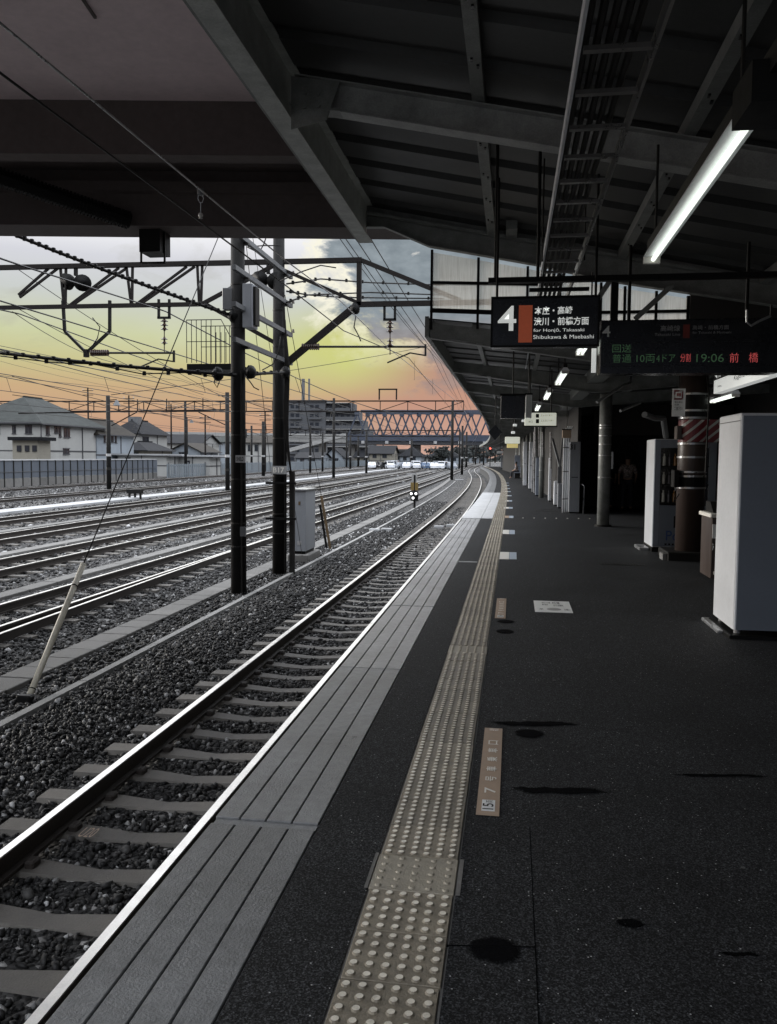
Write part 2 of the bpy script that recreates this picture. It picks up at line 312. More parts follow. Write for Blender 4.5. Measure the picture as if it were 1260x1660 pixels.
# ------------------------------------------------------------------ mesh helpers
LOC = {}
class MB:
    def __init__(s): s.v = []; s.f = []
    def add(s, vs, fs):
        n = len(s.v); s.v += [tuple(v) for v in vs]; s.f += [tuple(i+n for i in f) for f in fs]; return s
    def box(s, x0, x1, y0, y1, z0, z1):
        return s.add([(x0,y0,z0),(x1,y0,z0),(x1,y1,z0),(x0,y1,z0),(x0,y0,z1),(x1,y0,z1),(x1,y1,z1),(x0,y1,z1)],
                     [(0,3,2,1),(4,5,6,7),(0,1,5,4),(1,2,6,5),(2,3,7,6),(3,0,4,7)])
    def bev(s, x0, x1, y0, y1, z0, z1, c=.01):
        """box with chamfered top and vertical edges"""
        o = [(x0+c,y0),(x1-c,y0),(x1,y0+c),(x1,y1-c),(x1-c,y1),(x0+c,y1),(x0,y1-c),(x0,y0+c)]
        i = [(x0+c,y0+c),(x1-c,y0+c),(x1-c,y0+c),(x1-c,y1-c),(x1-c,y1-c),(x0+c,y1-c),(x0+c,y1-c),(x0+c,y0+c)]
        vs = [(x,y,z0) for x,y in o]+[(x,y,z1-c) for x,y in o]+[(x,y,z1) for x,y in ((x0+c,y0+c),(x1-c,y0+c),(x1-c,y1-c),(x0+c,y1-c))]
        fs = [(7,6,5,4,3,2,1,0)]+[(k,(k+1)%8,8+(k+1)%8,8+k) for k in range(8)]
        q = [0,1,1,2,2,3,3,0]
        for k in range(8):
            a, b_ = q[k], q[(k+1)%8]
            if a == b_: fs.append((8+k,8+(k+1)%8,16+a))
            else: fs.append((8+k,8+(k+1)%8,16+b_,16+a))
        fs.append((16,17,18,19)); return s.add(vs, fs)
    def bar(s, p0, p1, w, h, upv=(0,0,1)):
        p0, p1 = Vector(p0), Vector(p1); d = (p1-p0).normalized(); u = Vector(upv)
        if abs(d.dot(u)) > .98: u = Vector((0,1,0))
        l = d.cross(u).normalized()*(w/2); u = l.cross(d).normalized()*(h/2)
        vs = [p+a*l+b_*u for p in (p0,p1) for a,b_ in ((-1,-1),(1,-1),(1,1),(-1,1))]
        return s.add(vs, [(3,2,1,0),(4,5,6,7),(0,1,5,4),(1,2,6,5),(2,3,7,6),(3,0,4,7)])
    def tube(s, pts, r, n=8, cap=True):
        pts = [Vector(p) for p in pts]; rs = r if isinstance(r, (list, tuple)) else [r]*len(pts); vs = []
        for i, p in enumerate(pts):
            d = (pts[min(i+1,len(pts)-1)]-pts[max(i-1,0)]).normalized()
            a = Vector((0,0,1)) if abs(d.z) < .95 else Vector((0,1,0))
            x = d.cross(a).normalized(); y = x.cross(d)
            vs += [p+(x*math.cos(2*math.pi*k/n)+y*math.sin(2*math.pi*k/n))*rs[i] for k in range(n)]
        fs = [(i*n+k, i*n+(k+1)%n, (i+1)*n+(k+1)%n, (i+1)*n+k) for i in range(len(pts)-1) for k in range(n)]
        if cap: fs += [tuple(range(n))[::-1], tuple(range((len(pts)-1)*n, len(pts)*n))]
        return s.add(vs, fs)
    def ring(s, c, r, h, n=20): return s.tube([(c[0],c[1],c[2]-h/2),(c[0],c[1],c[2]+h/2)], r, n)
    def ibeam(s, p0, p1, w, h, t=.014):
        p0, p1 = Vector(p0), Vector(p1); d = (p1-p0).normalized(); l = d.cross(Vector((0,0,1))).normalized(); u = l.cross(d)
        s.bar(p0+u*(h/2-t/2), p1+u*(h/2-t/2), w, t); s.bar(p0-u*(h/2-t/2), p1-u*(h/2-t/2), w, t)
        return s.bar(p0, p1, t, h-2*t-.001)
    def prism(s, prof, y0, y1):
        """closed profile of (x,z) run along y"""
        n = len(prof); vs = [(x,y0,z) for x,z in prof]+[(x,y1,z) for x,z in prof]
        return s.add(vs, [tuple(range(n)), tuple(range(2*n-1,n-1,-1))]+[(k,k+n,(k+1)%n+n,(k+1)%n) for k in range(n)])
    def poly(s, pts): return s.add(pts, [tuple(range(len(pts)))])
    def build(s, name, material, parent=None, smooth=False):
        o3 = LOC.get(parent.name, Vector((0,0,0))) if parent else Vector((0,0,0))
        me = bpy.data.meshes.new(name)
        me.from_pydata([tuple(Vector(v)-o3) for v in s.v], [], s.f); me.materials.append(M[material]); me.validate()
        if smooth: me.polygons.foreach_set('use_smooth', [True]*len(me.polygons))
        ob = bpy.data.objects.new(name, me); C.objects.link(ob)
        if parent: ob.parent = parent; LOC[ob.name] = o3
        return ob
def tag(o, label=None, cat=None, group=None, kind=None):
    if label: o['label'] = label
    if cat: o['category'] = cat
    if group: o['group'] = group
    if kind: o['kind'] = kind
    return o
def thing(name, label, cat, loc=(0,0,0), group=None):
    o = bpy.data.objects.new(name, None); o.empty_display_size = .2; C.objects.link(o); o.location = loc
    LOC[o.name] = Vector(loc); return tag(o, label, cat, group)
def copy_tree(o, parent=None, loc=None):
    c = o.copy(); C.objects.link(c)
    if parent: c.parent = parent
    if loc is not None: c.location = loc
    for ch in o.children: copy_tree(ch, c)
    return c
def inst(src, parent, loc, rz=0, sc=None):
    """another child sharing src's mesh, in parent's space"""
    c = src.copy(); C.objects.link(c); c.parent = parent; c.location = Vector(loc)-LOC.get(parent.name, Vector()) ; c.rotation_euler = (0,0,rz)
    if sc: c.scale = sc
    return c
def text(name, body, rect, y, material, parent, axis='Y', bold=.0, depth=.002):
    """flat lettering fitted to a pixel rectangle lying on the board's own plane y=const"""
    a = atY(rect[0], rect[3], y); b_ = atY(rect[2], rect[1], y)
    return text_m(name, body, (a.x, a.z, b_.x, b_.z), lambda u, v, d: (u, y-d, v), material, parent, bold, depth)
def text_m(name, body, r, fn, material, parent, bold=.0, depth=.002):
    cu = bpy.data.curves.new(name, 'FONT'); cu.body = body; cu.size = 1; cu.offset = bold; cu.resolution_u = 3
    ob = bpy.data.objects.new('tmp', cu); C.objects.link(ob); bpy.context.view_layer.update()
    me = bpy.data.meshes.new_from_object(ob.evaluated_get(bpy.context.evaluated_depsgraph_get()))
    C.objects.unlink(ob); bpy.data.objects.remove(ob)
    n = len(me.vertices); co = np.empty(n*3); me.vertices.foreach_get('co', co); co = co.reshape(-1,3)
    lo_, hi_ = co.min(0), co.max(0)
    u = r[0]+(co[:,0]-lo_[0])/(hi_[0]-lo_[0])*(r[2]-r[0]); v = r[1]+(co[:,1]-lo_[1])/(hi_[1]-lo_[1])*(r[3]-r[1])
    o3 = LOC.get(parent.name, Vector())
    pts = np.array([fn(uu, vv, depth) for uu, vv in zip(u, v)])-np.array(o3)
    me.vertices.foreach_set('co', pts.ravel()); me.update(); me.name = name
    me.materials.clear(); me.materials.append(M[material])
    o = bpy.data.objects.new(name, me); C.objects.link(o); o.parent = parent; return o

def cv(y):
    """sideways drift of the line as it curves away"""
    if y < 28: return 0.
    if y < 130: return -.00033*(y-28)**2
    if y < 230: return -3.43-.0673*(y-130)+.00034*(y-130)**2
    return -6.76
def P(x, y, z=0., k=1.): return Vector((x+cv(y)*k, y, z))
def strip(mb, x0, x1, z0, z1, y0, y1, step=4., k=1.):
    ys = [y0]; 
    while ys[-1] < y1-.01: ys.append(min(y1, ys[-1]+(step if ys[-1] >= 24 else (max(step, 24-ys[-1]) if ys[-1] < 24 else step))))
    n = len(ys); vs = []
    for y in ys: c = cv(y)*k; vs += [(x0+c,y,z0),(x1+c,y,z0),(x1+c,y,z1),(x0+c,y,z1)]
    fs = [(0,1,2,3), tuple(4*(n-1)+i for i in (3,2,1,0))]
    for i in range(n-1):
        for a in range(4): q = (a+1)%4; fs.append((4*i+a, 4*i+4+a, 4*i+4+q, 4*i+q))
    mb.add(vs, fs); return mb
G = -1.07

# ================================================================== GROUND AND PLATFORM
tag(MB().poly([(-1500,-60,-1.35),(1500,-60,-1.35),(1500,3000,-1.35),(-1500,3000,-1.35)]).build('ground', 'ground'), kind='structure')
def sheet(x0, x1, y0, y1, z, nm, material):
    mb = MB(); strip(mb, x0, x1, z-.12, z, y0, y1, 6., .0); return tag(mb.build(nm, material), kind='structure')
sheet(-39.5, -1.6, -8, 420, G-.045, 'ballast_bed', 'ballast_bed')
sheet(-120, -41.2, -8, 420, G-.02, 'road', 'ground')

mb = MB(); strip(mb, -.797, -.502, -.25, 0, -3, 21.9); strip(mb, -.178, 7, -.25, 0, -3, 21.9)
strip(mb, -.797, -.502, -.25, -.001, 38.2, 150, 3); strip(mb, -.178, 7, -.25, -.001, 21.9, 150, 3)
tag(mb.build('platform', 'asphalt'), kind='structure')
mb = MB(); strip(mb, -1.22, 6.99, G-.1, -.26, -3, 150, 3); tag(mb.build('platform_wall', 'platform_wall'), kind='structure')

# edge slabs: four scored planks per slab
es = thing('platform_edge', 'concrete edge slabs with three scored lines along the track side', 'platform edge', (-1.05, 0, 0))
seams = [-2.0, .70, 3.40, 6.13, 8.81, 11.38, 13.9, 16.5, 19.2, 21.86]
for i in range(len(seams)-1):
    y0, y1 = seams[i]+.012, seams[i+1]-.012
    if i == 2: y0 += .035
    mb = MB(); xs = [-1.272, -1.158, -1.040, -.922, -.803]; rz = random.uniform(-.002, .002)
    for a in range(4): mb.bev(xs[a]+.0035, xs[a+1]-.0035, y0, y1, -.2, .0+rz, .003)
    mb.box(-1.268, -.803, y0, y1, -.22, -.012)
    if i == 2: mb.box(-1.26, -.805, y0-.055, y0-.006, -.2, -.006)
    mb.build('edge_slab', 'slab_glare' if i > 2 else 'slab', es)
y = 38.2
while y < 140:
    mb = MB(); a0, a1 = P(0,y+.01).x, P(0,y+2.69).x
    for xa, xb in ((-1.30,-1.055),(-1.045,-.803)):
        mb.add([(xa+a0,y+.01,-.2),(xb+a0,y+.01,-.2),(xb+a1,y+2.69,-.2),(xa+a1,y+2.69,-.2),(xa+a0,y+.01,0),(xb+a0,y+.01,0),(xb+a1,y+2.69,0),(xa+a1,y+2.69,0)],
               [(0,3,2,1),(4,5,6,7),(0,1,5,4),(1,2,6,5),(2,3,7,6),(3,0,4,7)])
    mb.build('edge_slab', 'slab', es); y += 2.72
# pale raised section
ps = thing('pale_platform_section', 'newer pale concrete stretch of platform edge beyond the dark asphalt', 'platform edge', (-1, 22, 0))
y = 21.92
while y < 38:
    for xa, xb in ((-1.30,-.80),(-.79,-.503)):
        mb = MB(); y1 = y+2.68; a0, a1 = cv(y), cv(y1)
        mb.add([(xa+a0,y,-.2),(xb+a0,y,-.2),(xb+a1,y1,-.2),(xa+a1,y1,-.2),(xa+a0,y,.006),(xb+a0,y,.006),(xb+a1,y1,.006),(xa+a1,y1,.006)],
               [(0,3,2,1),(4,5,6,7),(0,1,5,4),(1,2,6,5),(2,3,7,6),(3,0,4,7)])
        mb.build('concrete_panel', 'slab_light', ps)
    y += 2.7

# tactile paving: one object per tile
tp = thing('tactile_paving', 'strip of yellow-grey tactile tiles with raised dots along the platform edge', 'tactile paving', (-.34, 0, 0))
def dome(mb, x, y, z, r, h, n=10):
    vs = [(x+math.cos(2*math.pi*k/n)*q, y+math.sin(2*math.pi*k/n)*q, z+hh) for q, hh in ((r,0),(r*.72,h)) for k in range(n)]
    mb.add(vs, [(k,(k+1)%n,n+(k+1)%n,n+k) for k in range(n)]+[tuple(range(n,2*n))])
TL = .27
def tile_mesh(nx, ny, r, h, w, material, n=10, name='tile'):
    mb = MB().bev(-w/2, w/2, -TL/2+.003, TL/2-.003, -.03, .004, .002)
    for i in range(nx):
        for j in range(ny): dome(mb, -w/2+w*(i+.5)/nx, -TL/2+TL*(j+.5)/ny, .004, r, h, n)
    return mb
proto = tile_mesh(6, 5, .0165, .0055, .305, 'tactile').build('tile', 'tactile')
proto_b = tile_mesh(6, 6, .0155, .0055, .305, 'tactile').build('tile', 'tactile')
far_tile = tile_mesh(6, 6, .0155, .006, .305, 'tactile', 6).build('tile', 'tactile')
pale = tile_mesh(5, 5, .012, .006, .315, 'tactile_pale').build('tile', 'tactile_pale')
for q in (proto, proto_b, far_tile, pale):
    q.parent = tp
    if q is not pale:
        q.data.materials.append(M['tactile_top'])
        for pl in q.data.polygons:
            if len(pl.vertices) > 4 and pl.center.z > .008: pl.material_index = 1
first = {}
bounds0 = 2.945
for i in range(-7, 293):
    y = bounds0 + TL*(i-1)+TL/2
    src = proto if i < 1 else pale if i in (1, 15) else (proto_b if y < 22 else far_tile)
    pos = Vector((-.34+cv(y)+random.uniform(-.002,.002), y, random.uniform(-.001,.0015)))
    ang = -math.atan((cv(y+1)-cv(y)))*-1 + random.uniform(-.004,.004)
    if src not in first: first[src] = 1; src.location = pos-LOC[tp.name]; src.rotation_euler = (0,0,ang)
    else: inst(src, tp, pos, ang)
mb = MB()
for s_, x0, x1 in ((0,-.505,-.492),(1,-.188,-.176)):
    strip(mb, x0, x1, -.03, -.004, -1, 82)
mb.box(-.515,-.502,2.95,3.22,-.02,.005); mb.box(-.178,-.162,2.95,3.22,-.02,.004)
mb.build('mortar_joint', 'concrete', tp)
mb = MB(); strip(mb, -.49, -.19, -.03, .006, 82.4, 150, 3); mb.build('far_tiles', 'tactile_pale', tp)
st = thing('crossing_studs', 'line of small pale studs across the dark platform floor', 'floor studs', (.9, 22.4, 0))
for q in range(9):
    mb = MB(); dome(mb, .0+q*.29, 22.3+q*.035, .001, .02, .012, 8); mb.build('stud', 'print_white', st)
o = MB().box(-.80,-.51,12.66,12.76,-.01,.004).build('floor_line', 'concrete_white'); tag(o, 'short white painted bar between edge slabs and tactile tiles', 'floor marking')

# floor stains and repair patches
def blob(px, py, rx, ry, lbl, square=False):
    c = atZ(px, py); e = atZ(px+rx, py); f_ = atZ(px, py-ry); rr, rl = (e-c), (f_-c); pts = []
    if square:
        n = 14
        top = [c+rr*(2*i/n-1)+rl*(.8+random.uniform(-.2,.3)) for i in range(n+1)]
        bot = [c+rr*(2*i/n-1)-rl*(.8+random.uniform(-.2,.3)) for i in range(n+1)][::-1]; pts = top+bot
    else:
        for k in range(26):
            a = 2*math.pi*k/26; q = 1+random.uniform(-.08,.08); pts.append(c+rr*math.cos(a)*q+rl*math.sin(a)*q)
    pts = [(p.x,p.y,.003) for p in pts]
    if sum((pts[i][0]*pts[(i+1)%len(pts)][1]-pts[(i+1)%len(pts)][0]*pts[i][1]) for i in range(len(pts))) < 0: pts = pts[::-1]
    o = MB().poly(pts).build('floor_stain', 'stain'); tag(o, lbl, 'stain', 'dark stains on the platform floor')
blob(804, 1541, 50, 23, 'large round dark stain on the floor nearest the tactile tiles')
blob(858, 1190, 27, 8, 'round dark stain beside the far end of the brown boarding sticker')
blob(820, 1008, 17, 3.2, 'small round dark stain just below the second brown sticker')
blob(819, 1024, 17, 4, 'small round dark stain, lower of the two near the second sticker')
blob(1022, 1498, 27, 8, 'isolated ragged dark stain in the open floor at lower right')
blob(868, 1174, 86, 4, 'thin dark streak across the floor above the round stain', True)
blob(910, 1282, 92, 6, 'thick dark streak across the floor beside the brown sticker', True)
blob(1170, 1258, 95, 2.5, 'faint long streak towards the right edge of the floor', True)
blob(1200, 1548, 40, 4, 'short dark smear at the lower right corner of the floor', True)
mb = MB(); a = atZ(722,1533); b_ = atZ(868,1536)
mb.bar((a.x,a.y,-.001),(b_.x,b_.y,-.001),.0035,.007); mb.bar((b_.x,b_.y,-.001),(b_.x+.0,b_.y-1.2,-.001),.0035,.007)
mb.bar((b_.x,b_.y+.004,-.0035),(b_.x,b_.y+.9,-.0035),.004,.008)
tag(mb.build('floor_seam', 'seam_dark'), 'rectangular seam of an asphalt repair around the large round stain', 'floor seam')

mb = MB()
for _ in range(70):
    x = random.uniform(.05, 3.2)*random.random()**.3; y = random.uniform(2.2, 14); r_ = random.uniform(.004,.016); n_s = 7
    mb.poly([(x+math.cos(k*6.283/n_s)*r_*random.uniform(.6,1.2), y+math.sin(k*6.283/n_s)*r_*random.uniform(.5,1), .0018) for k in range(n_s)])
tag(mb.build('gum_spots', 'gum'), 'tiny pale gum spots and crumbs scattered on the platform floor', 'litter', kind='stuff')
# boarding stickers
def sticker(x0, x1, y0, y1, lbl, far=False):
    s = thing('boarding_sticker', lbl, 'floor sticker', ((x0+x1)/2, (y0+y1)/2, .004), 'boarding stickers beside the tactile tiles')
    mb = MB(); c = .008
    mb.prism([(x0,.002),(x1,.002),(x1,.0045),(x0,.0045)], y0, y1); mb.build('sheet', 'sticker_brown', s)
    L_ = y1-y0; W_ = x1-x0
    def put(body, a, b2, m_, w0=.28, w1=.80, bold=.012):  # glyph up points to the track, reading away from the camera
        text_m('lettering', body, (y0+L_*a, x0+W_*(1-w1), y0+L_*b2, x0+W_*(1-w0)), lambda u, v, d: (x0+x1-v, u, .0075), m_, s, bold, 0)
    mb = MB().box(x0+W_*.22, x0+W_*.80, y0+L_*.035, y0+L_*.135, .0045, .006); mb.build('number_plate', 'sticker_white', s)
    text_m('lettering', '15', (y0+L_*.045, x0+W_*.26, y0+L_*.100, x0+W_*.74), lambda u, v, d: (x0+x1-v, u, .0075), 'print_black', s, .01, 0)
    text_m('lettering', '両', (y0+L_*.106, x0+W_*.30, y0+L_*.128, x0+W_*.60), lambda u, v, d: (x0+x1-v, u, .0075), 'print_black', s, .0, 0)
    for k_, ch in enumerate('7号車乗車口'):
        a = [.20,.32,.43,.545,.655,.76][k_]
        put(ch, a, a+.055, 'print_white')
    put('乗車位置', .955, .985, 'print_white', .25, .8)
sticker(-.135, -.032, 3.65, 4.86, 'long brown boarding position sticker nearest the camera')
sticker(-.15, -.045, 8.27, 9.45, 'brown boarding position sticker level with the white floor notice')
for i, py in enumerate((901, 862.6, 838, 823.4, 812, 803.6, 797, 792, 787, 783)):
    c = atZ(823.5+(.6 if i else 0)-(0 if i < 6 else (i-5)*.8), py); h = .5 if i < 2 else .4
    s = thing('double_floor_sticker', 'cream and pale blue floor sticker, number %s along the row past the brown ones' % ['one','two','three','four','five','six','seven','eight','nine','ten'][i], 'floor sticker', (c.x, c.y, .004), 'cream and blue stickers down the platform')
    MB().box(c.x-.13, c.x+.02, c.y-h, c.y+h, .001, .005).build('cream_half', 'sticker_brown' if i == 2 else 'print_white', s)
    MB().box(c.x+.025, c.x+.14, c.y-h, c.y+h, .001, .005).build('blue_half', 'sticker_blue', s)
s = thing('floor_notice', 'white rectangular printed notice stuck flat on the platform floor', 'floor notice', (.44, 9.05, .003))
MB().prism([(.255,.001),(.64,.001),(.64,.005),(.255,.005)], 8.7, 9.38).build('sheet', 'sticker_white', s)
fl = lambda u, v, d: (u, v, .0075)
for k_, (bd, r) in enumerate([('足元にご注意', (.34,9.2,.43,9.29)), ('整列乗車', (.34,9.08,.40,9.16)), ('4番線', (.45,9.18,.53,9.32)), ('のりば案内', (.46,9.04,.56,9.15)), ('ご案内', (.30,8.80,.34,8.9)), ('お願い', (.56,8.80,.62,8.9))]):
    text_m('lettering', bd, r, fl, 'print_black', s, .01, 0)
pts = [(.455+.075*math.cos(a*math.pi/9), 8.86+.075*math.sin(a*math.pi/9), .0065) for a in range(18)]
MB().poly(pts).build('printed_oval', 'sign_dim', s)
d = thing('floor_drain', 'narrow slotted steel drain cover set in the platform floor', 'drain', (1.66, 12.9, 0))
for q in range(16): MB().box(1.34+q*.042, 1.365+q*.042, 12.8, 13.0, -.01, .004).build('slat', 'dark_steel', d)
d = thing('floor_grating', 'second narrow drain grating farther along the platform floor', 'drain', (.9, 26, 0))
for q in range(12): MB().box(.7+q*.06, .735+q*.06, 25.4, 25.7, -.01, .004).build('slat', 'dark_steel', d)

# ================================================================== TRACKS
def rail_mb(x, y0, y1, k=1., zt=-.92, step=4.):
    """rail as foot + web + head"""
    side, head = MB(), MB()
    strip(side, x-.062, x+.062, zt-.153, zt-.132, y0, y1, step, k); strip(side, x-.009, x+.009, zt-.132, zt-.042, y0, y1, step, k)
    strip(side, x-.0325, x+.0325, zt-.042, zt-.010, y0, y1, step, k); strip(head, x-.0295, x+.0295, zt-.010, zt, y0, y1, step, k)
    return side, head
def sleeper_mesh():
    mb = MB(); prof = [(-1.0,.105,.095),( -.62,.105,.10),(-.35,.098,.085),(0,.085,.062),(.35,.098,.085),(.62,.105,.10),(1.0,.105,.095)]
    vs = []
    for x, wd, z in prof: vs += [(x,-wd-.02,-.1),(x,wd+.02,-.1),(x,wd-.012,z-.098),(x,-wd+.012,z-.098)]
    n = len(prof); fs = [(3,2,1,0), tuple(4*(n-1)+i for i in (0,1,2,3))]
    for i in range(n-1):
        for a in range(4): q = (a+1)%4; fs.append((4*i+a, 4*i+q, 4*i+4+q, 4*i+4+a))
    return mb.add(vs, fs)
SLP = None
def track(xl, xr, y0, y1, lbl, sl_to, k=1., gap=.54, y_first=None, grp='yard tracks'):
    global SLP
    t = thing('railway_track', lbl, 'railway track', ((xl+xr)/2, y0, G), grp)
    for x in (xl, xr):
        a, h = rail_mb(x, y0, y1, k); ra = a.build('rail', 'railside', t); LOC[ra.name] = LOC[t.name]; hh = h.build('rail_head', 'railhead', ra)
    y = y_first if y_first is not None else y0
    cx = (xl+xr)/2
    while y < sl_to:
        pos = (cx+cv(y)*k+random.uniform(-.01,.01), y, G-.0-.002)
        if SLP is None:
            ob = sleeper_mesh().build('sleeper', 'sleeper'); ob.parent = t; ob.location = Vector(pos)-LOC[t.name]; SLP = ob
        else: inst(SLP, t, pos, random.uniform(-.008,.008))
        if y < 24 and k == 1.:
            for x in (xl, xr):
                for s_ in (-1, 1):
                    mb = MB().bev(x+s_*.10-.035, x+s_*.10+.035, y-.05, y+.05, G-.01, G+.035, .012); mb.build('rail_clip', 'railside', t)
        y += gap
    return t
near = track(-3.14, -2.06, -3, 230, 'nearest railway track beside the platform with pale concrete sleepers', 110, 1., .54, 1.1, None)
ua, ub = atZ(124,1356,G+.004), atZ(164,1343,G+.004)
text_m('lettering', 'U20', (ua.x, ua.y, ub.x, ub.y), lambda u, v, d: (u, v, G+.004), 'sticker_brown', near, .0, 0)
KY = .45
track(-8.41, -7.35, 5, 330, 'second railway track, just past the two concrete poles', 60, KY, .62)
track(-12.03, -10.91, 5, 330, 'third railway track, past the cable trough with lids', 52, KY, .62)
track(-15.85, -14.75, 5, 330, 'fourth railway track in the middle of the yard', 40, KY, .8)
track(-19.8, -18.7, 5, 330, 'fifth railway track, nearer side of the white walkway', 44, KY, .8)
track(-28.4, -27.3, 5, 330, 'sixth railway track, first past the white walkway', 30, KY, .9)
track(-36.1, -35.0, 5, 330, 'outermost railway track beside the corrugated fence', 30, KY, .9)
# turnout blade joining the second track
sd, hd = MB(), MB(); pts = [(-6.98,8,0),(-7.08,12,0),(-7.19,16,0),(-7.265,20,0),(-7.30,25,0)]
for a, b_ in zip(pts, pts[1:]):
    sd.bar((a[0],a[1],-.995),(b_[0],b_[1],-.995),.03,.13); hd.bar((a[0],a[1],-.925),(b_[0],b_[1],-.925),.05,.01)
t = thing('switch_rail', 'extra tapering rail closing onto the second track in the lower left', 'rail', (-7.1, 12, G)); sd.build('rail_web', 'railside', t); hd.build('rail_head', 'railhead', t)

# ballast stones: joined icosahedra with their own tone
ph = (1+5**.5)/2
ico = np.array([(-1,ph,0),(1,ph,0),(-1,-ph,0),(1,-ph,0),(0,-1,ph),(0,1,ph),(0,-1,-ph),(0,1,-ph),(ph,0,-1),(ph,0,1),(-ph,0,-1),(-ph,0,1)], float)/1.9
icf = np.array([(0,11,5),(0,5,1),(0,1,7),(0,7,10),(0,10,11),(1,5,9),(5,11,4),(11,10,2),(10,7,6),(7,1,8),(3,9,4),(3,4,2),(3,2,6),(3,6,8),(3,8,9),(4,9,5),(2,4,11),(6,2,10),(8,6,7),(9,8,1)])
def stones(name, pos, size, tone_pow, label):
    n = len(pos); R_ = rng.normal(size=(n,3,3)); q, _ = np.linalg.qr(R_)
    v = ico[None]*rng.uniform(.7,1.25,(n,12,1))*np.stack([size*rng.uniform(.8,1.3,n), size*rng.uniform(.6,1.1,n), size*rng.uniform(.45,.85,n)],1)[:,None,:]
    v = np.einsum('nij,nkj->nki', q, v)+pos[:,None,:]
    me = bpy.data.meshes.new(name); nf = n*20
    me.vertices.add(n*12); me.vertices.foreach_set('co', v.reshape(-1).astype(np.float32))
    me.loops.add(nf*3); idx = (icf[None]+(np.arange(n)*12)[:,None,None]).reshape(-1); me.loops.foreach_set('vertex_index', idx.astype(np.int32))
    me.polygons.add(nf); me.polygons.foreach_set('loop_start', np.arange(0,nf*3,3,dtype=np.int32))
    me.update(calc_edges=True)
    at_ = me.attributes.new('tone', 'FLOAT', 'POINT'); at_.data.foreach_set('value', np.repeat(rng.uniform(0,1,n)**tone_pow, 12).astype(np.float32))
    me.materials.append(M['ballast_stone']); o = bpy.data.objects.new(name, me); C.objects.link(o); tag(o, label, 'gravel', kind='stuff'); return o
def scatter(x0, x1, y0, y1, dens, size, zoff=0., mask=None, k=1.):
    n = int((x1-x0)*(y1-y0)*dens); x = rng.uniform(x0,x1,n); y = rng.uniform(y0,y1,n)
    s_ = size*rng.uniform(.45,1.1,n)*np.where(rng.uniform(0,1,n) > .85, 1.6, 1); z = G-.03+zoff+rng.uniform(-.02,.012,n)+s_*.15
    c = np.array([cv(a)*k for a in y]) if y1 > 24 else 0
    p = np.stack([x+c,y,z],1)
    if mask is not None: kp = mask(x, y); p = p[kp]; s_ = s_[kp]
    return p, s_
def m_near(x, y):
    inx = (x > -3.66) & (x < -1.60); d_ = np.abs(((y-1.1+.27) % .54)-.27)
    rail = (np.abs(x+3.14) < .07) | (np.abs(x+2.06) < .07)
    return ~((inx & (d_ < .115)) | rail)
P1, S1 = scatter(-3.75, -1.45, 2.0, 20, 760, .0265, -.010, m_near)
P1b, S1b = scatter(-3.75, -1.45, 20, 45, 170, .036, -.015, m_near)
P2, S2 = scatter(-4.84, -3.66, 3.2, 16, 760, .0255, .005)
P2[:,2] += .05*np.sin((P2[:,0]+3.66)/-1.2*math.pi)
P3, S3 = scatter(-4.8, -3.66, 16, 50, 180, .036, .0)
stones('ballast_stones', np.concatenate([P1,P1b,P2,P3]), np.concatenate([S1,S1b,S2,S3]), 1.4, 'dark crushed stone ballast around the nearest track')
P4, S4 = scatter(-5.56, -4.98, 7, 40, 330, .032)
def m_y(x, y): return ~((np.abs(x+8.41) < .07)|(np.abs(x+7.35) < .07))
P5, S5 = scatter(-9.1, -6.05, 9, 26, 260, .034, -.012, m_y); P6, S6 = scatter(-9.1, -6.05, 26, 60, 60, .05, -.01, m_y, KY)
P7, S7 = scatter(-13.0, -9.6, 13, 60, 45, .05, -.015, None, KY)
P8, S8 = scatter(-22.0, -13.6, 18, 80, 14, .06, -.015, None, KY)
P9, S9 = scatter(-39.0, -23.6, 35, 90, 5, .08, -.01, None, KY)
stones('yard_ballast', np.concatenate([P4,P5,P6,P7,P8,P9]), np.concatenate([S4,S5,S6,S7,S8,S9]), 1.0, 'speckled grey ballast across the rail yard')

# kerb, troughs and walkway
t = thing('track_kerb', 'narrow pale concrete kerb line between ballast and cable trough', 'kerb', (-4.91, 8, G))
y = 5.0; kp = None
while y < 90:
    mb = MB(); l_ = 1.98 if y < 40 else 3.96; a0, a1 = cv(y), cv(y+l_)
    mb.add([(-4.965+a0,y,-1.2),(-4.865+a0,y,-1.2),(-4.865+a1,y+l_,-1.2),(-4.965+a1,y+l_,-1.2),(-4.965+a0,y,G+.02),(-4.865+a0,y,G+.02),(-4.865+a1,y+l_,G+.02),(-4.965+a1,y+l_,G+.02)],
           [(0,3,2,1),(4,5,6,7),(0,1,5,4),(1,2,6,5),(2,3,7,6),(3,0,4,7)])
    mb.build('kerb_stone', 'concrete_pale', t); y += l_+.02
def trough(xc, wd, y0, y1, lbl, l_, k, material='concrete', z=G+.015):
    t = thing('cable_trough', lbl, 'cable trough', (xc, y0, G), 'concrete cable troughs between the tracks')
    src = MB().bev(-wd/2, wd/2, -l_/2+.006, l_/2-.006, -.15, 0, .008).build('trough_lid', material); src.parent = t
    y = y0+l_/2; f_ = True; n = 0
    while y < y1 and n < 290:
        pos = Vector((xc+cv(y)*k, y, z+random.uniform(-.004,.004)))
        if f_: src.location = pos-LOC[t.name]; f_ = False
        else: inst(src, t, pos, -math.atan((cv(y+1)-cv(y))*k)*-1+random.uniform(-.01,.01))
        y += l_; n += 1
    if y < y1:
        mb = MB(); strip(mb, xc-wd/2, xc+wd/2, z-.15, z, y, y1, 5, k); mb.build('trough_run', material, t)
trough(-5.78, .42, 7.5, 110, 'wide cable trough with short ribbed lids beside the leaning white pipe', .5, 1.)
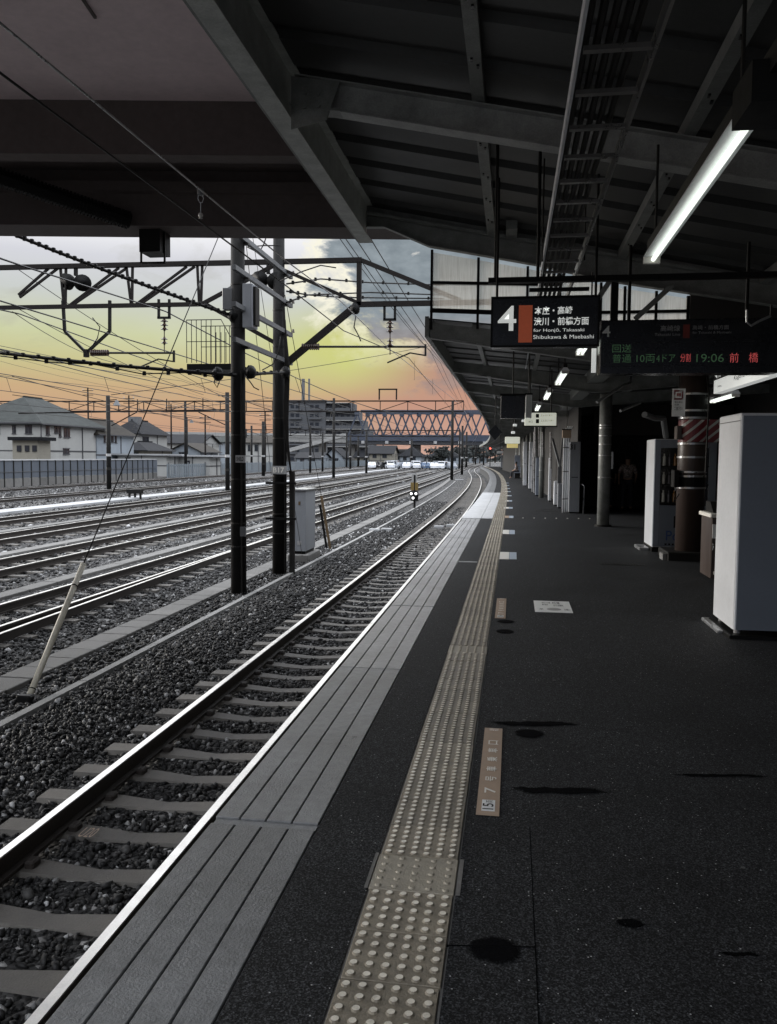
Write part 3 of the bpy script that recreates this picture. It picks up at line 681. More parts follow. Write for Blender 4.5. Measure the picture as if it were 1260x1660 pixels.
trough(-9.45, .34, 11, 140, 'cable trough between the second and third tracks', 1., KY)
trough(-13.3, .4, 16, 160, 'cable trough between the third and fourth tracks', 1.5, KY)
trough(-17.2, .4, 20, 170, 'dusty cable trough between the fourth and fifth tracks', 2., KY)
t = thing('walkway', 'bright white concrete walkway running through the yard', 'walkway', (-23, 30, G))
y = 24
while y < 230:
    mb = MB(); a0, a1 = cv(y)*KY, cv(y+3.96)*KY
    mb.add([(-23.4+a0,y,-1.2),(-22.2+a0,y,-1.2),(-22.2+a1,y+3.96,-1.2),(-23.4+a1,y+3.96,-1.2),(-23.4+a0,y,G+.06),(-22.2+a0,y,G+.06),(-22.2+a1,y+3.96,G+.06),(-23.4+a1,y+3.96,G+.06)],
           [(0,3,2,1),(4,5,6,7),(0,1,5,4),(1,2,6,5),(2,3,7,6),(3,0,4,7)])
    mb.build('walkway_slab', 'concrete_white', t); y += 4
# small white marker blocks lying along the tracks
for i, (px, py) in enumerate([(627,652+205),(732,651+200),(640,771),(649,781),(608,858),(712,853),(745,777),(700,765),(665,768),(735,760)]):
    c = atZ(px, py, G+.05); s_ = .12*max(1, c.y/40)
    mb = MB().bev(c.x-s_*1.6, c.x+s_*1.6, c.y-s_, c.y+s_, G-.03, G+.07, .02)
    tag(mb.build('marker_block', 'concrete_white'), 'small white marker block %s' % ['by the kerb below the shunting signal','near the platform track ahead of the pale slabs','left of the shunting signal, upper one','left of the shunting signal, lower one','beside the third track right of the cabinet','between the platform rails','below the right-hand end of the parked cars','below the middle parked cars','below the left parked cars','below the right parked cars, nearer the track'][i], 'marker block', 'white marker blocks in the yard')
# dark equipment box with rails on the walkway (left) 
c = atZ(219, 808, G); t = thing('track_equipment', 'small black four-legged equipment rack standing on the white walkway', 'equipment', c)
mb = MB().box(c.x-.45,c.x+.45,c.y-.2,c.y+.2,G+.3,G+.55); mb.build('case', 'black_steel', t)
for s_ in (-.35,0,.35): MB().box(c.x+s_-.03,c.x+s_+.03,c.y-.1,c.y+.1,G-.02,G+.3).build('leg', 'black_steel', t)

# ================================================================== POLES AND NEAR CATENARY
def big_pole(x, y, r0, r1, h, lbl, plates):
    t = thing('concrete_pole', lbl, 'pole', (x, y, G), 'big concrete poles by the platform track')
    MB().tube([(x,y,G-.1),(x,y,G+h)], [r0,r1], 20).build('shaft', 'pole_concrete', t, True)
    for z in (G+.9, G+1.35, G+2.2, G+3.05, G+3.5, G+5.1, G+5.9): MB().ring((x,y,z), r0-(z-G)/h*(r0-r1)+.006, .03).build('band', 'dark_steel', t)
    return t
p1 = big_pole(-5.25, 15.6, .152, .122, 9.2, 'nearer concrete pole, left of the pair, carrying grey equipment boxes', 1)
p2 = big_pole(-5.24, 18.4, .15, .12, 9.2, 'farther concrete pole beside the white relay cabinet', 1)
MB().tube([(-5.14,15.45,G),(-5.14,15.46,3.2)], .017, 8).build('conduit', 'dark_steel', p1)
MB().tube([(-5.06,18.3,G+.0),(-5.06,18.3,2.4)], .03, 8).build('conduit', 'black_steel', p2)
a = atY(395, 744, 15.4); MB().box(a.x-.16,a.x+.03,15.40,15.44,a.z-.07,a.z+.07).build('number_plate', 'sign_dim', p1)
text_m('lettering', 'SHIELD', (a.x-.14,a.z-.04,a.x+.0,a.z+.04), lambda u,v,d:(u,15.395,v), 'print_black', p1, .02, 0)
a = atY(394, 862, 15.4); MB().box(a.x-.06,a.x+.05,15.40,15.44,a.z-.09,a.z+.09).build('number_plate', 'grey_steel', p1)
a = atY(452, 762, 18.2); MB().box(a.x-.17,a.x+.17,18.20,18.235,a.z-.09,a.z+.09).build('number_plate', 'sign_dim', p2)
text_m('lettering', 'B17', (a.x-.13,a.z-.06,a.x+.13,a.z+.06), lambda u,v,d:(u,18.19,v), 'print_white', p2, .03, 0)
# cables down pole 2 and side post
mb = MB()
for q in range(4):
    pts = [(-5.10+.02*q, 18.26, 5.2-.3*q), (-5.04+.03*q, 18.22, 3.5), (-5.08+.03*q, 18.24, 2.4), (-5.0, 18.3, 1.6+.1*q), (-4.93, 18.3, 1.2)]
    mb.tube(pts, .018, 6)
mb.build('cable', 'wire', p2)
t = thing('side_post', 'short dark steel post clamped beside the farther concrete pole', 'post', (-4.9, 18.35, G))
MB().box(-4.97,-4.86,18.3,18.4,G-.05,1.25).build('upright', 'dark_steel', t)
for z in (.95, .15): MB().box(-5.5,-4.8,18.22,18.26,z,z+.05).build('clamp', 'black_steel', t)
# square cross arms between the poles
for i, (z, e) in enumerate([(5.66,0),(5.01,0),(4.35,0),(3.71,0)]):
    t = thing('cross_arm', 'grey square cross arm joining the two poles, %s of four from the top' % ['first','second','third','lowest'][i], 'cross arm', (-5.07, 17, z), 'square cross arms between the poles')
    MB().bar((-5.09,14.9,z),(-5.09,18.9,z),.075,.09).build('bar', 'grey_steel', t)
    for yy in (15.6,18.4): MB().box(-5.14,-5.03,yy-.05,yy+.05,z-.09,z-.05).build('bracket', 'dark_steel', t)
    MB().tube([(-5.03,18.85,z+.05),(-5.03,18.85,z+.13)], [.035,.02], 8).build('insulator', 'brown_insulator', t)
# grey boxes on pole 1
t = thing('equipment_boxes', 'pair of grey equipment boxes strapped high on the nearer pole', 'equipment box', (-5.3, 15.5, 4.1))
a, b_ = atY(363,468,15.6), atY(385,502,15.6); MB().bev(a.x,b_.x,15.5,15.72,b_.z,a.z,.01).build('small_box', 'grey_steel', t)
a, b_ = atY(397,462,15.6), atY(413,532,15.6); MB().bev(a.x,b_.x,15.45,15.8,b_.z,a.z,.01).build('large_box', 'grey_cabinet', t)
MB().box(b_.x+.003,b_.x+.05,15.5,15.75,b_.z+.05,a.z-.05).build('mounting_rail', 'dark_steel', t)
# portal truss over the yard at pole 2
PY = 18.4
def portal(name, lbl, y, xl, xr, zt, zb, posts, n, wd=.09, rad=.11, k_=0, material='rust_steel', ground=G, two=True, grp='overhead line portals across the yard'):
    t = thing(name, lbl, 'catenary portal', (xr, y, ground), grp)
    MB().bar((xl,y,zt),(xr,y,zt),wd,wd).build('upper_chord', material, t); MB().bar((xl,y,zb),(xr,y,zb),wd,wd).build('lower_chord', material, t)
    pitch = (xr-xl)/n
    for i in range(n+1):
        x = xr-i*pitch
        MB().bar((x,y,zb+wd/2),(x,y,zt-wd/2),wd*.6,wd*.6).build('vertical', material, t)
        if i < n:
            if two: 
                MB().bar((x-pitch,y-.05,zb+wd/2),(x-.1*pitch,y-.05,zt-wd/2),wd*.45,wd*.6).build('diagonal', material, t)
                MB().bar((x-pitch,y+.06,zb+wd/2),(x-.22*pitch,y+.06,zt-wd/2),wd*.45,wd*.6).build('diagonal', material, t)
            else:
                a_, b2 = (x, x-pitch) if i%2 else (x-pitch, x)
                MB().bar((a_,y,zb+wd/2),(b2,y,zt-wd/2),wd*.5,wd*.5).build('diagonal', material, t)
    for px_, h_ in posts: MB().tube([(px_,y,ground-.1),(px_,y,h_)], [rad*1.1,rad*.9], 12).build('post', 'pole_concrete', t, True)
    return t
pt = thing('near_portal', 'dark rusty lattice portal beam spanning the yard from the concrete poles', 'catenary portal', (-5.3, PY, G))
zt, zb = 5.93, 5.0
MB().bar((-26,PY,6.0),(-3.36,PY,5.89),.12,.10).build('upper_chord', 'rust_steel', pt); MB().bar((-26,PY,5.02),(-6.9,PY,5.0),.09,.09).build('lower_chord', 'rust_steel', pt)
MB().bar((-6.95,PY,5.0),(-5.3,PY,4.1),.08,.09).build('brace', 'rust_steel', pt); MB().bar((-7.0,PY,5.02),(-5.3,PY,5.85),.08,.08).build('brace', 'rust_steel', pt)
MB().bar((-3.45,PY,4.93),(-5.2,PY,3.55),.12,.14).build('brace', 'rust_steel', pt)
MB().bar((-5.2,PY,5.75),(-3.4,PY,4.95),.06,.07).build('brace', 'rust_steel', pt)
MB().bar((-3.42,PY,4.9),(-3.42,PY,5.84),.10,.10).build('brace', 'rust_steel', pt); MB().bar((-3.36,PY,5.88),(-1.2,PY,4.98),.08,.09).build('brace', 'rust_steel', pt)
MB().bar((-3.5,PY,4.93),(-.2,PY,4.93),.10,.11).build('arm', 'rust_steel', pt)
for px0, px1 in ((-10.9,-11.9),(-8.35,-8.9),(-9.2,-10.35)): pass
def pz(px, py): v = atY(px, py, PY); return (v.x, PY, v.z)
for (a, b_) in [((30,478),(80,434)),((32,482),(95,434)),((110,497),(193,434)),((114,497),(206,434)),((216,497),(303,432)),((222,497),(316,432)),((98,434),(104,498)),((107,434),(106,498)),((205,432),(213,496)),((215,432),(214,496)),((320,430),(323,492)),((328,430),(326,492)),((-60,478),(-10,434)),((-56,482),(0,434)),((-30,498),(-25,434))]:
    MB().bar(pz(*a), pz(*b_), .05, .05).build('lattice_bar', 'rust_steel', pt)
def insul(mb, p, n, r, dirv=(0,0,-1), pitch=.07):
    p = Vector(p); d_ = Vector(dirv).normalized()
    mb.tube([p, p+d_*pitch*n], r*.3, 6)
    for i in range(n): mb.tube([p+d_*(pitch*(i+.2)), p+d_*(pitch*(i+.62))], [r*.4, r], 10)
# Y shaped drop frame with lamp and insulators
def dropY(xpx, label, w_=76, top=487):
    t = thing('drop_bracket', label, 'bracket', pz(xpx, 498))
    l, r_, b0 = pz(xpx-w_/2, top), pz(xpx+w_/2, top), pz(xpx, 572)
    lm, rm = pz(xpx-w_/2+3, 537), pz(xpx+w_/2, 537)
    for a, b_ in ((l,lm),(lm,b0),(r_,rm),(rm,b0)): MB().bar(a, b_, .06, .06).build('arm', 'black_steel', t)
    MB().box(b0[0]-.05,b0[0]+.05,PY-.05,PY+.05,b0[2]-.1,b0[2]+.08).build('foot', 'black_steel', t); return t
dropY(140, 'Y-shaped steel drop bracket hanging under the portal, left of the poles')
def dropU(xpx, py0, label, dh=0):
    t = thing('insulator_hanger', label, 'insulator hanger', pz(xpx, py0), 'hanging insulators under the portal')
    w_ = 8.5
    for s_ in (-1,1): MB().bar(pz(xpx+s_*w_, py0-13), pz(xpx+s_*w_, py0+17), .05, .05).build('fork', 'black_steel', t)
    MB().bar(pz(xpx-w_-2, py0+17), pz(xpx+w_+2, py0+17), .05, .05).build('cross_piece', 'black_steel', t)
    mb = MB(); insul(mb, pz(xpx+.5, py0+19), 3, .09, pitch=.09); mb.build('insulator', 'brown_insulator', t)
    mb = MB(); insul(mb, pz(xpx+.5, py0+48), 2, .08, pitch=.09); mb.tube([pz(xpx+.5,py0+36),pz(xpx+.5,py0+74)], .012, 5); mb.build('lower_insulator', 'brown_insulator', t)
dropU(266, 498, 'forked insulator hanger left of the concrete poles'); dropU(632, 493+8, 'forked insulator hanger right of the poles, over the platform track')
def pull_arm(x0, x1, py, lbl, flip=1):
    t = thing('registration_arm', lbl, 'registration arm', pz((x0+x1)/2, py), 'registration arms of the overhead line')
    MB().tube([pz(x0,py),pz(x1,py)], .025, 8).build('arm', 'dark_steel', t)
    mb = MB()
    for i in range(9):
        p = Vector(pz(x0+i*3.2, py)); q = Vector(pz(x0+i*3.2+1.4, py)); mb.tube([p,q], .075, 10)
    mb.build('insulator', 'brown_insulator', t)
    xa = x1-2 if flip > 0 else x1-70
    MB().tube([pz(x1-1,py+14),pz(x1-25,py+10),pz(x1-62,py+26)], .018, 6).build('steady_arm', 'dark_steel', t); MB().bar(pz(x1,py-4),pz(x1,py+15),.04,.05).build('end_plate', 'dark_steel', t)
pull_arm(148, 282, 572, 'registration arm on the left of the poles with ribbed insulator'); pull_arm(490, 690, 562, 'registration arm over the platform track with ribbed insulator')
# pair of round flood lamps under the truss
def lamps(xpx, py, label):
    t = thing('flood_lamp', label, 'lamp', pz(xpx, py), 'round flood lamps under the portal')
    for i, s_ in enumerate((-12, 10)):
        c = Vector(pz(xpx+s_, py+i*2)); d_ = Vector((.5*(1 if i else -.6),-1,-.55)).normalized()
        MB().tube([c-d_*.16, c-d_*.05, c+d_*.08], [.05,.15,.2], 16).build('shade', 'black_steel', t, True); MB().tube([c+d_*.0, c+d_*.05],[.06,.05],10).build('bulb', 'insulator', t)
    MB().bar(pz(xpx-1,py-22),pz(xpx-1,py-8),.07,.07).build('bracket', 'black_steel', t)
lamps(124, 455, 'pair of round flood lamps hanging from the portal at far left'); lamps(436, 452, 'pair of round flood lamps between the two concrete poles')
# maintenance platform with railing
t = thing('pole_platform', 'small maintenance platform with a wire-thin railing behind the nearer pole', 'maintenance platform', (-5.8, 16.2, 3.3))
c0 = atY(309, 590, 16.4); c1 = atY(372, 592, 16.4)
MB().box(c0.x, c1.x+.2, 16.2, 17.0, c0.z-.14, c0.z-.02).build('deck', 'black_steel', t)
for yy in (16.2, 17.0):
    for i in range(9):
        x = c0.x+i*(c1.x-c0.x)/8
        MB().tube([(x,yy,c0.z),(x,yy,c0.z+.85-(.25 if i > 5 and yy<16.5 else 0))], .008, 5).build('baluster', 'dark_steel', t)
    MB().tube([(c0.x,yy,c0.z+.85),(c1.x-.1,yy,c0.z+.85),(c1.x+.1,yy,c0.z+.5)], .01, 5).build('rail', 'dark_steel', t); MB().tube([(c0.x,yy,c0.z+.42),(c1.x,yy,c0.z+.42)], .008, 5).build('rail', 'dark_steel', t)
# heavy stranded cables coming in from upper left
def rope(name, pts, r, lbl, cat='cable', ties=0, material='wire', grp=None, sag=0., knots=0):
    t = thing(name, lbl, cat, pts[0], grp)
    P_ = [Vector(p) for p in pts]
    if len(P_) == 2:
        a, b_ = P_; P_ = [a.lerp(b_, i/10)-Vector((0,0,sag*4*(i/10)*(1-i/10))) for i in range(11)]
    MB().tube(P_, r, 6).build('strand', material, t, True)
    for i in range(ties):
        f_ = (i+.5)/ties*(len(P_)-1); j = int(f_); p = P_[j].lerp(P_[min(j+1,len(P_)-1)], f_-j)
        MB().bev(p.x-.03, p.x+.03, p.y-.03, p.y+.03, p.z-.03, p.z+.05, .01).build('tie', 'black_steel', t)
    return t
rope('stranded_cable', [atY(10,375,13.4), atY(378,512,15.5)], .03, 'thick knotted steel cable slanting down to the nearer pole', ties=34, sag=.04)
rope('cable_bundle', [atY(0,572,14.3), atY(180,592,14.9), atY(380,608,15.4), atY(466,603,18.2)], .035, 'thick taped bundle of cables crossing to the poles at mid height', ties=22)
rope('hanging_cable', [atY(0,577,14.35), atY(90,588,14.6), atY(150,590,14.8), atY(230,606,15), atY(300,604,15.2), atY(345,610,15.35)], .012, 'thin looping cable hung below the thick cable bundle', ties=9)
mb = MB(); 
for i, (x_, y_, z_) in enumerate(((*atY(378,512,15.5),),(*atY(462,603,18.1),),(*atY(352,606,15.4),),(*atY(405,603,15.5),),(*atY(575,500,18.3),))):
    tt = thing('cable_anchor', ['round cable anchor at the end of the thick slanting cable','round cable anchor on the farther pole at mid height','round cable anchor just left of the nearer pole','round cable anchor between the two poles','round cable anchor at the corner of the portal arm'][i], 'cable anchor', (x_, y_, z_), 'round cable anchors at the portal')
    MB().tube([(x_-.05,y_-.05,z_),(x_-.03,y_,z_),(x_+.03,y_,z_),(x_+.05,y_-.05,z_)], [.06,.13,.13,.06], 12).build('drum', 'black_steel', tt, True)
# loose jumper loops round the poles
mb = MB()
for i, a in enumerate([((393,385),(403,400),(427,398),(455,398)), ((425,600),(443,590),(452,570),(455,545)), ((395,607),(405,618),(412,628),(420,632)),((350,607),(347,620),(352,628),(356,618)),((400,400),(420,410),(428,395),(432,383)),((455,455),(490,440),(520,430),(545,434)),((577,512),(574,530),(582,545),(585,553)),((150,515),(162,530),(158,548),(150,560))]):
    rope('jumper_loop', [atY(*q, 17.2) for q in a], .013, 'slack jumper wire looping %s' % ['from the top of the nearer pole','below the arms between the poles','under the anchor right of the nearer pole','under the anchor left of the nearer pole','between the tops of the poles','out from the farther pole to the beam corner','below the portal arm corner','inside the left Y-shaped bracket'][i], 'wire', grp='slack jumper wires at the portal')
for i_, a in enumerate([((465,460),(520,452),(600,458),(720,462)), ((465,472),(500,478),(600,474),(720,478)), ((465,490),(500,478),(560,482),(720,484))]):
    rope('feeder_cable', [atY(*q, 18.3+i*2) for i, q in enumerate(a)], .02, '%s of three feeder cables leaving the farther pole towards the roof' % ['highest','middle','lowest'][i_], 'cable', ties=9, grp='feeder cables from the farther pole')

# guy wires, leaning guard pipe and wooden stake
t = thing('guy_guard_pipe', 'leaning cream plastic guard pipe over a guy wire at lower left', 'guard pipe', (-5.14, 8.25, G))
MB().tube([(-5.2,8.32,-1.1),(-5.2,8.95,-.42),(-5.2,9.56,.24)], [.034,.036,.034], 14).build('pipe', 'pvc', t, True)
for f_ in (.07,.82): p = Vector((-5.2,8.32,-1.1)).lerp(Vector((-5.2,9.56,.24)), f_); MB().tube([p, p+Vector((0,.008,.009))], .040, 12).build('band', 'black_steel', t)
MB().bev(-5.27,-5.1,8.2,8.3,-1.1,-1.02,.015).build('foot', 'black_steel', t)
rope('guy_wire', [(-5.2,9.56,.24), (-5.2,14.9,5.95)], .009, 'taut guy wire rising from the cream pipe to the nearer pole', 'guy wire')
rope('guy_wire', [atY(440,770,26), atY(398,385,18.5)], .008, 'taut guy wire from the leaning stake up to the farther pole', 'guy wire')
rope('guy_wire', [(-5.21,20.5,G), (-5.27,16.0,7)], .006, 'thin plumb wire just left of the nearer pole', 'guy wire')
t = thing('leaning_stake', 'weathered brown double wooden stake leaning beside the relay cabinet', 'stake', (-5.25, 23.6, G))
a = atY(536,888,23.6); b_ = atY(521,804,23.6); MB().bar((a.x,23.6,G-.05),(b_.x,23.6,b_.z),.07,.05).build('board', 'wood', t)
a = atY(530,888,23.7); b_ = atY(519,818,23.7); MB().bar((a.x,23.7,G-.05),(b_.x,23.7,b_.z),.06,.05).build('board', 'black_steel', t)
rope('guy_wire', [atY(521,804,23.6), atY(462,478,18.9)], .008, 'guy wire from the brown stake to the farther pole', 'guy wire')

# relay cabinet
t = thing('relay_cabinet', 'tall pale grey relay cabinet on a concrete plinth beside the track', 'cabinet', (-5.35, 20.7, G))
a = atZ(495,897,-.93); xl, xr = atY(475,850,20.55).x, atY(495.5,850,20.55).x; zt_ = atY(485,793,20.55).z
MB().bev(xl, xr+.0, 20.55, 21.6, -.82, zt_-.03, .006).build('body', 'grey_cabinet', t); MB().box(xl-.03, xr+.04, 20.5, 21.65, zt_-.028, zt_).build('lid', 'galvanised', t)
MB().box(xl+.02, xr-.02, 20.60, 21.55, -.9, -.822).build('foot_frame', 'black_steel', t); MB().bev(xl-.12, xr+.1, 20.42, 21.75, G-.1, -.9, .02).build('plinth', 'concrete', t)
MB().box((xl+xr)/2-.02,(xl+xr)/2+.03,20.535,20.548,.35,.44).build('rust_patch', 'wood', t)
MB().box((xl+xr)/2-.05,(xl+xr)/2+.06,20.538,20.548,-.66,-.56).build('label_plate', 'sign_dim', t)
MB().box(xl-.10,xl-.03,20.6,20.7,-.95,.6).build('side_rail', 'black_steel', t)

# dwarf signal with three white lights
c = atZ(672, 824, G); y = c.y
t = thing('shunting_signal', 'black shunting signal showing three white lights under a yellow plate', 'signal', c)
def sz(px, py): return atY(px, py, y)
a = sz(672,824); MB().tube([(c.x,y,G-.1),(c.x,y,sz(672,770).z)], .06, 10).build('post', 'black_steel', t)
a, b_ = sz(666,782), sz(678,795); MB().box(a.x,b_.x,y-.05,y+.05,b_.z,a.z).build('number_plate', 'yellow_plate', t)
a, b_ = sz(668,768), sz(676,781); MB().box(a.x,b_.x,y-.03,y+.03,b_.z,a.z).build('route_box', 'concrete_pale', t)
def disc(px, py, r, dpt=.05): 
    q = sz(px, py); return MB().tube([(q.x,y-.12-dpt,q.z),(q.x,y-.12,q.z)], r, 14)
a, b_, q = sz(666,796), sz(678,812), None
MB().bev(a.x,b_.x,y-.12,y+.1,b_.z,a.z,.04).build('head', 'black_steel', t)
for px, py in ((667.5,800),(675,800),(670.5,807)): disc(px, py, .12).build('lamp_hood', 'black_steel', t); disc(px, py, .07, .06).build('lens', 'signal_light', t)

# ================================================================== OVERHEAD FOOTBRIDGE (seen from below)
u_ = Vector((math.cos(YAW), math.sin(YAW), 0)); n_ = Vector((-math.sin(YAW), math.cos(YAW), 0))
def bx_(mb, a0, a1, d0, d1, z0, z1):
    vs = [u_*a+n_*d_+Vector((0,0,z)) for z in (z0,z1) for a, d_ in ((a0,d0),(a1,d0),(a1,d1),(a0,d1))]
    return mb.add(vs, [(0,3,2,1),(4,5,6,7),(0,1,5,4),(1,2,6,5),(2,3,7,6),(3,0,4,7)])
t = thing('overhead_station_bridge', 'massive brown overhead bridge crossing the track above the canopy', 'bridge', (-4, 10, G))
bx_(MB(), -30, 9, 3.6, 11.3, 6.22, 6.8).build('soffit', 'soffit', t)
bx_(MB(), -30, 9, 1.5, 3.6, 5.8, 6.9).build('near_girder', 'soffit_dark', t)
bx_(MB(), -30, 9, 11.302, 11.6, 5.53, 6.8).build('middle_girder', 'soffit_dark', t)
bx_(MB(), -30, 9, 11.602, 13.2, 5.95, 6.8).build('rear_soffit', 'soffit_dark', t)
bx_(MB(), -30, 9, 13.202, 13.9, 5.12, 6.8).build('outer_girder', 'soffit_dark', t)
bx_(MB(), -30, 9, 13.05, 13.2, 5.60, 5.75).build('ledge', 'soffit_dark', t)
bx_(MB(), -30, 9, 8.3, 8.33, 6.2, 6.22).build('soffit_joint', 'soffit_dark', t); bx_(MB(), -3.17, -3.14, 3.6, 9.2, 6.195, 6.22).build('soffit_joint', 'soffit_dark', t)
mb = MB()   # corrugated duct under the bridge
a = atY(20,240,11.7); b_ = atY(222,383,13.0); 
t2 = thing('corrugated_duct', 'black corrugated duct slanting under the overhead bridge', 'duct', a)
a = u_*-6.6+n_*11.65+Vector((0,0,5.75)); b_ = u_*-4.0+n_*13.1+Vector((0,0,5.16))
for i in range(60):
    p = a.lerp(b_, i/60); q = a.lerp(b_, (i+.5)/60); mb.tube([p,q], .14, 12, False); mb.tube([q, a.lerp(b_,(i+1)/60)], .115, 12, False)
mb.build('ribbed_tube', 'black_steel', t2)
mb = MB()
t3 = thing('hanging_box', 'black rectangular box on a frame hanging below the bridge edge', 'equipment box', atY(247,400,13))
def bz(px, py): v = ray(px, py); tt_ = 13.5/v.dot(n_); q = v*tt_; return Vector((q.x, q.y, q.z+CAMZ))
a, b_ = bz(230,376), bz(266,411); MB().box(a.x,b_.x,a.y-.1,a.y+.3,b_.z,a.z+.05).build('box', 'black_steel', t3)
for px in (229,267): q0, q1 = bz(px,376), bz(px,427); MB().bar(q0,q1,.025,.03).build('frame', 'dark_steel', t3)
q0, q1 = bz(229,426), bz(267,426); MB().bar(q0,q1,.03,.03).build('frame', 'dark_steel', t3)
# contact line of the near track
t = thing('contact_line', 'overhead contact and messenger wires above the nearest track', 'overhead wire', (-2.63, 6, 3.6))
def cpt(x, z, ys): return [P(x, y, z) for y in ys]
MB().tube([(-2.55,-4,3.74),(-2.63,4,3.78),(-2.63,9.5,3.83),(-2.70,13,4.0),(-2.73,18.4,3.95),(-2.6,40,4.15)]+[tuple(P(-2.6,yy,4.15)) for yy in range(45,220,8)], .0075, 6).build('messenger_wire', 'galvanised', t, True)
MB().tube([(-2.60,-4,3.50),(-2.63,4,3.53),(-2.63,9.5,3.55),(-2.66,13,3.55),(-2.3,18.4,3.75),(-2.7,40,3.55)]+[tuple(P(-2.6+.15*math.sin(yy/20),yy,3.55)) for yy in range(45,220,8)], .0075, 6).build('contact_wire', 'wire', t, True)
for y in (22,27,32,37,42): MB().tube([P(-2.6,y,3.6),P(-2.6,y,4.1)], .004, 4).build('dropper', 'wire', t)
a = atX(325,318,-2.63)
t = thing('bridge_insulator', 'small hook with a white bell insulator under the bridge', 'insulator', a)
q = bz; A = atY(326,305,7.2)
def iy(px, py): return atY(px, py, 7.3)
MB().tube([iy(325,306),iy(325.5,316)], .032, 10).build('clamp', 'grey_steel', t)
MB().tube([iy(322,314),iy(321,322),iy(324,328),iy(328,328),iy(330,322),iy(328,314)], .004, 6).build('hook', 'galvanised', t); MB().tube([iy(325.5,328),iy(325.5,345)], .004, 6).build('rod', 'galvanised', t)
MB().tube([iy(325.3,345),iy(325.3,347),iy(325.3,350),iy(325.3,352),iy(325.3,354)], [.012,.022,.022,.014,.018], 12).build('bell', 'insulator', t, True)
# ================================================================== FAR OVERHEAD LINES
def catenary(x, lbl, k, zc=4.05, y0=18.4, span=46, y_end=330, r=.016, start=4):
    t = thing('overhead_line', lbl, 'overhead wire', (x, y0, zc), 'overhead lines above the yard')
    m_, c_ = [], []; y = y0-span; dr = []
    while y < y_end:
        for i in range(8):
            f_ = i/8; yy = y+f_*span; zz = zc+.95-.55*4*f_*(1-f_); m_.append(P(x,yy,zz,k)); c_.append(P(x+.2*math.sin(yy*.068),yy,zc,k))
            if i in (2,4,6) and 10 < yy < 160: dr.append((yy, zz))
        y += span
    rr = r
    MB().tube([m_[0]]+m_[1:], rr, 5).build('messenger_wire', 'wire', t); MB().tube(c_, rr*.8, 5).build('contact_wire', 'wire', t)
    for yy, zz in dr: MB().tube([P(x+.2*math.sin(yy*.068),yy,zc,k),P(x,yy,zz,k)], rr*.6, 4).build('dropper', 'wire', t)
for x, z, n_a in ((-7.9,3.9,'second'),(-11.5,3.9,'third'),(-15.3,3.95,'fourth'),(-19.3,3.95,'fifth'),(-27.9,3.95,'sixth'),(-35.5,3.95,'outermost')):
    catenary(x, 'overhead line with droppers above the %s track' % n_a, KY, z)
for i, (x, z, sg) in enumerate([(-4.2,7.6,.5),(-4.9,8.2,.5),(-3.6,7.2,.4),(-5.6,9.0,.6),(-24,7.0,.6),(-24.8,7.4,.6),(-30.2,6.6,.5),(-42.0,9.5,.7),(-42.5,10.2,.7)]):
    pts = []; y = 14.
    while y < 340:
        for q in range(6): f_ = q/6; pts.append(P(x, y+f_*45, z-sg*4*f_*(1-f_), .8 if x > -10 else KY))
        y += 45
    t = thing('feeder_wire', 'high feeder wire running the length of the line, %s' % ['inner one nearest the platform','second from the platform','lowest over the platform edge','highest over the poles','lower of the pair over the walkway','upper of the pair over the walkway','over the far yard poles','lower one above the fence','upper one above the fence'][i], 'wire', (x, 20, z), 'high feeder wires')
    MB().tube(pts, .014, 5).build('strand', 'wire', t)
# cross wires in mid field
for i, (a, b_, Yd) in enumerate([((20,430),(395,660),30),((20,495),(330,640),32),((20,505),(200,590),24),((20,610),(400,700),60),((20,640),(460,690),70),((180,640),(700,560),60),((180,668),(470,640),70)]):
    rope('span_wire', [atY(*a, Yd), atY(*b_, Yd*1.6)], .014*Yd/30, 'thin span wire %s' % ['falling from upper left to the nearer pole','just under the portal at left, steep','short one fading behind the drop bracket','low over the houses at left','lowest over the far roofs at left','rising rightwards past the poles','rising gently over the low houses'][i], 'wire', sag=.3, grp='span wires across the yard')
# mid and far portals
portal('far_portal', 'long thin lattice portal beyond the relay cabinet', 100, -66, -5.9, 8.25, 7.0, [(-21.6,8.6),(-7.2,8.3),(-40.5,8.3),(-66,8.3)], 18, .15, .17, two=False)
t = thing('portal_frame', 'small rectangular frame standing on top of the long thin portal', 'frame', (-15, 100, 8.4))
a, b_ = atY(615,648,100), atY(643,631,100)
for p_, q_ in (((a.x,a.z),(a.x,b_.z)),((b_.x,a.z),(b_.x,b_.z)),((a.x-.1,b_.z),(b_.x+.1,b_.z))): MB().bar((p_[0],100,p_[1]),(q_[0],100,q_[1]),.16,.16).build('bar', 'rust_steel', t)
portal('far_portal', 'second distant lattice portal, seen through the blue bridge', 190, -62, -12, 7.6, 6.2, [(-12,7.8),(-38,7.8),(-62,7.8)], 14, .2, .2, two=False)
portal('far_portal', 'third and farthest lattice portal under the blue bridge', 290, -80, -10, 7.2, 6.0, [(-10,7.8),(-45,7.8),(-80,7.8)], 14, .25, .25, two=False)
t = thing('mid_beam', 'thin beam joining the slim yard poles at left', 'catenary portal', (-30, 60, 5.3))
a, b_ = atY(30,670,60), atY(372,664,61); MB().bar(a, b_, .09, .1).build('beam', 'rust_steel', t)
for px in (225,272,330): q = Vector(a).lerp(b_, (px-30)/342); MB().bar((q.x,q.y,q.z),(q.x+.0,q.y,q.z+.9),.06,.06).build('upright', 'rust_steel', t)
MB().bar(atY(181,690,60), atY(222,668,60), .07, .07).build('strut', 'rust_steel', t); MB().bar(atY(368,690,61), atY(322,668,61), .07, .07).build('strut', 'rust_steel', t)
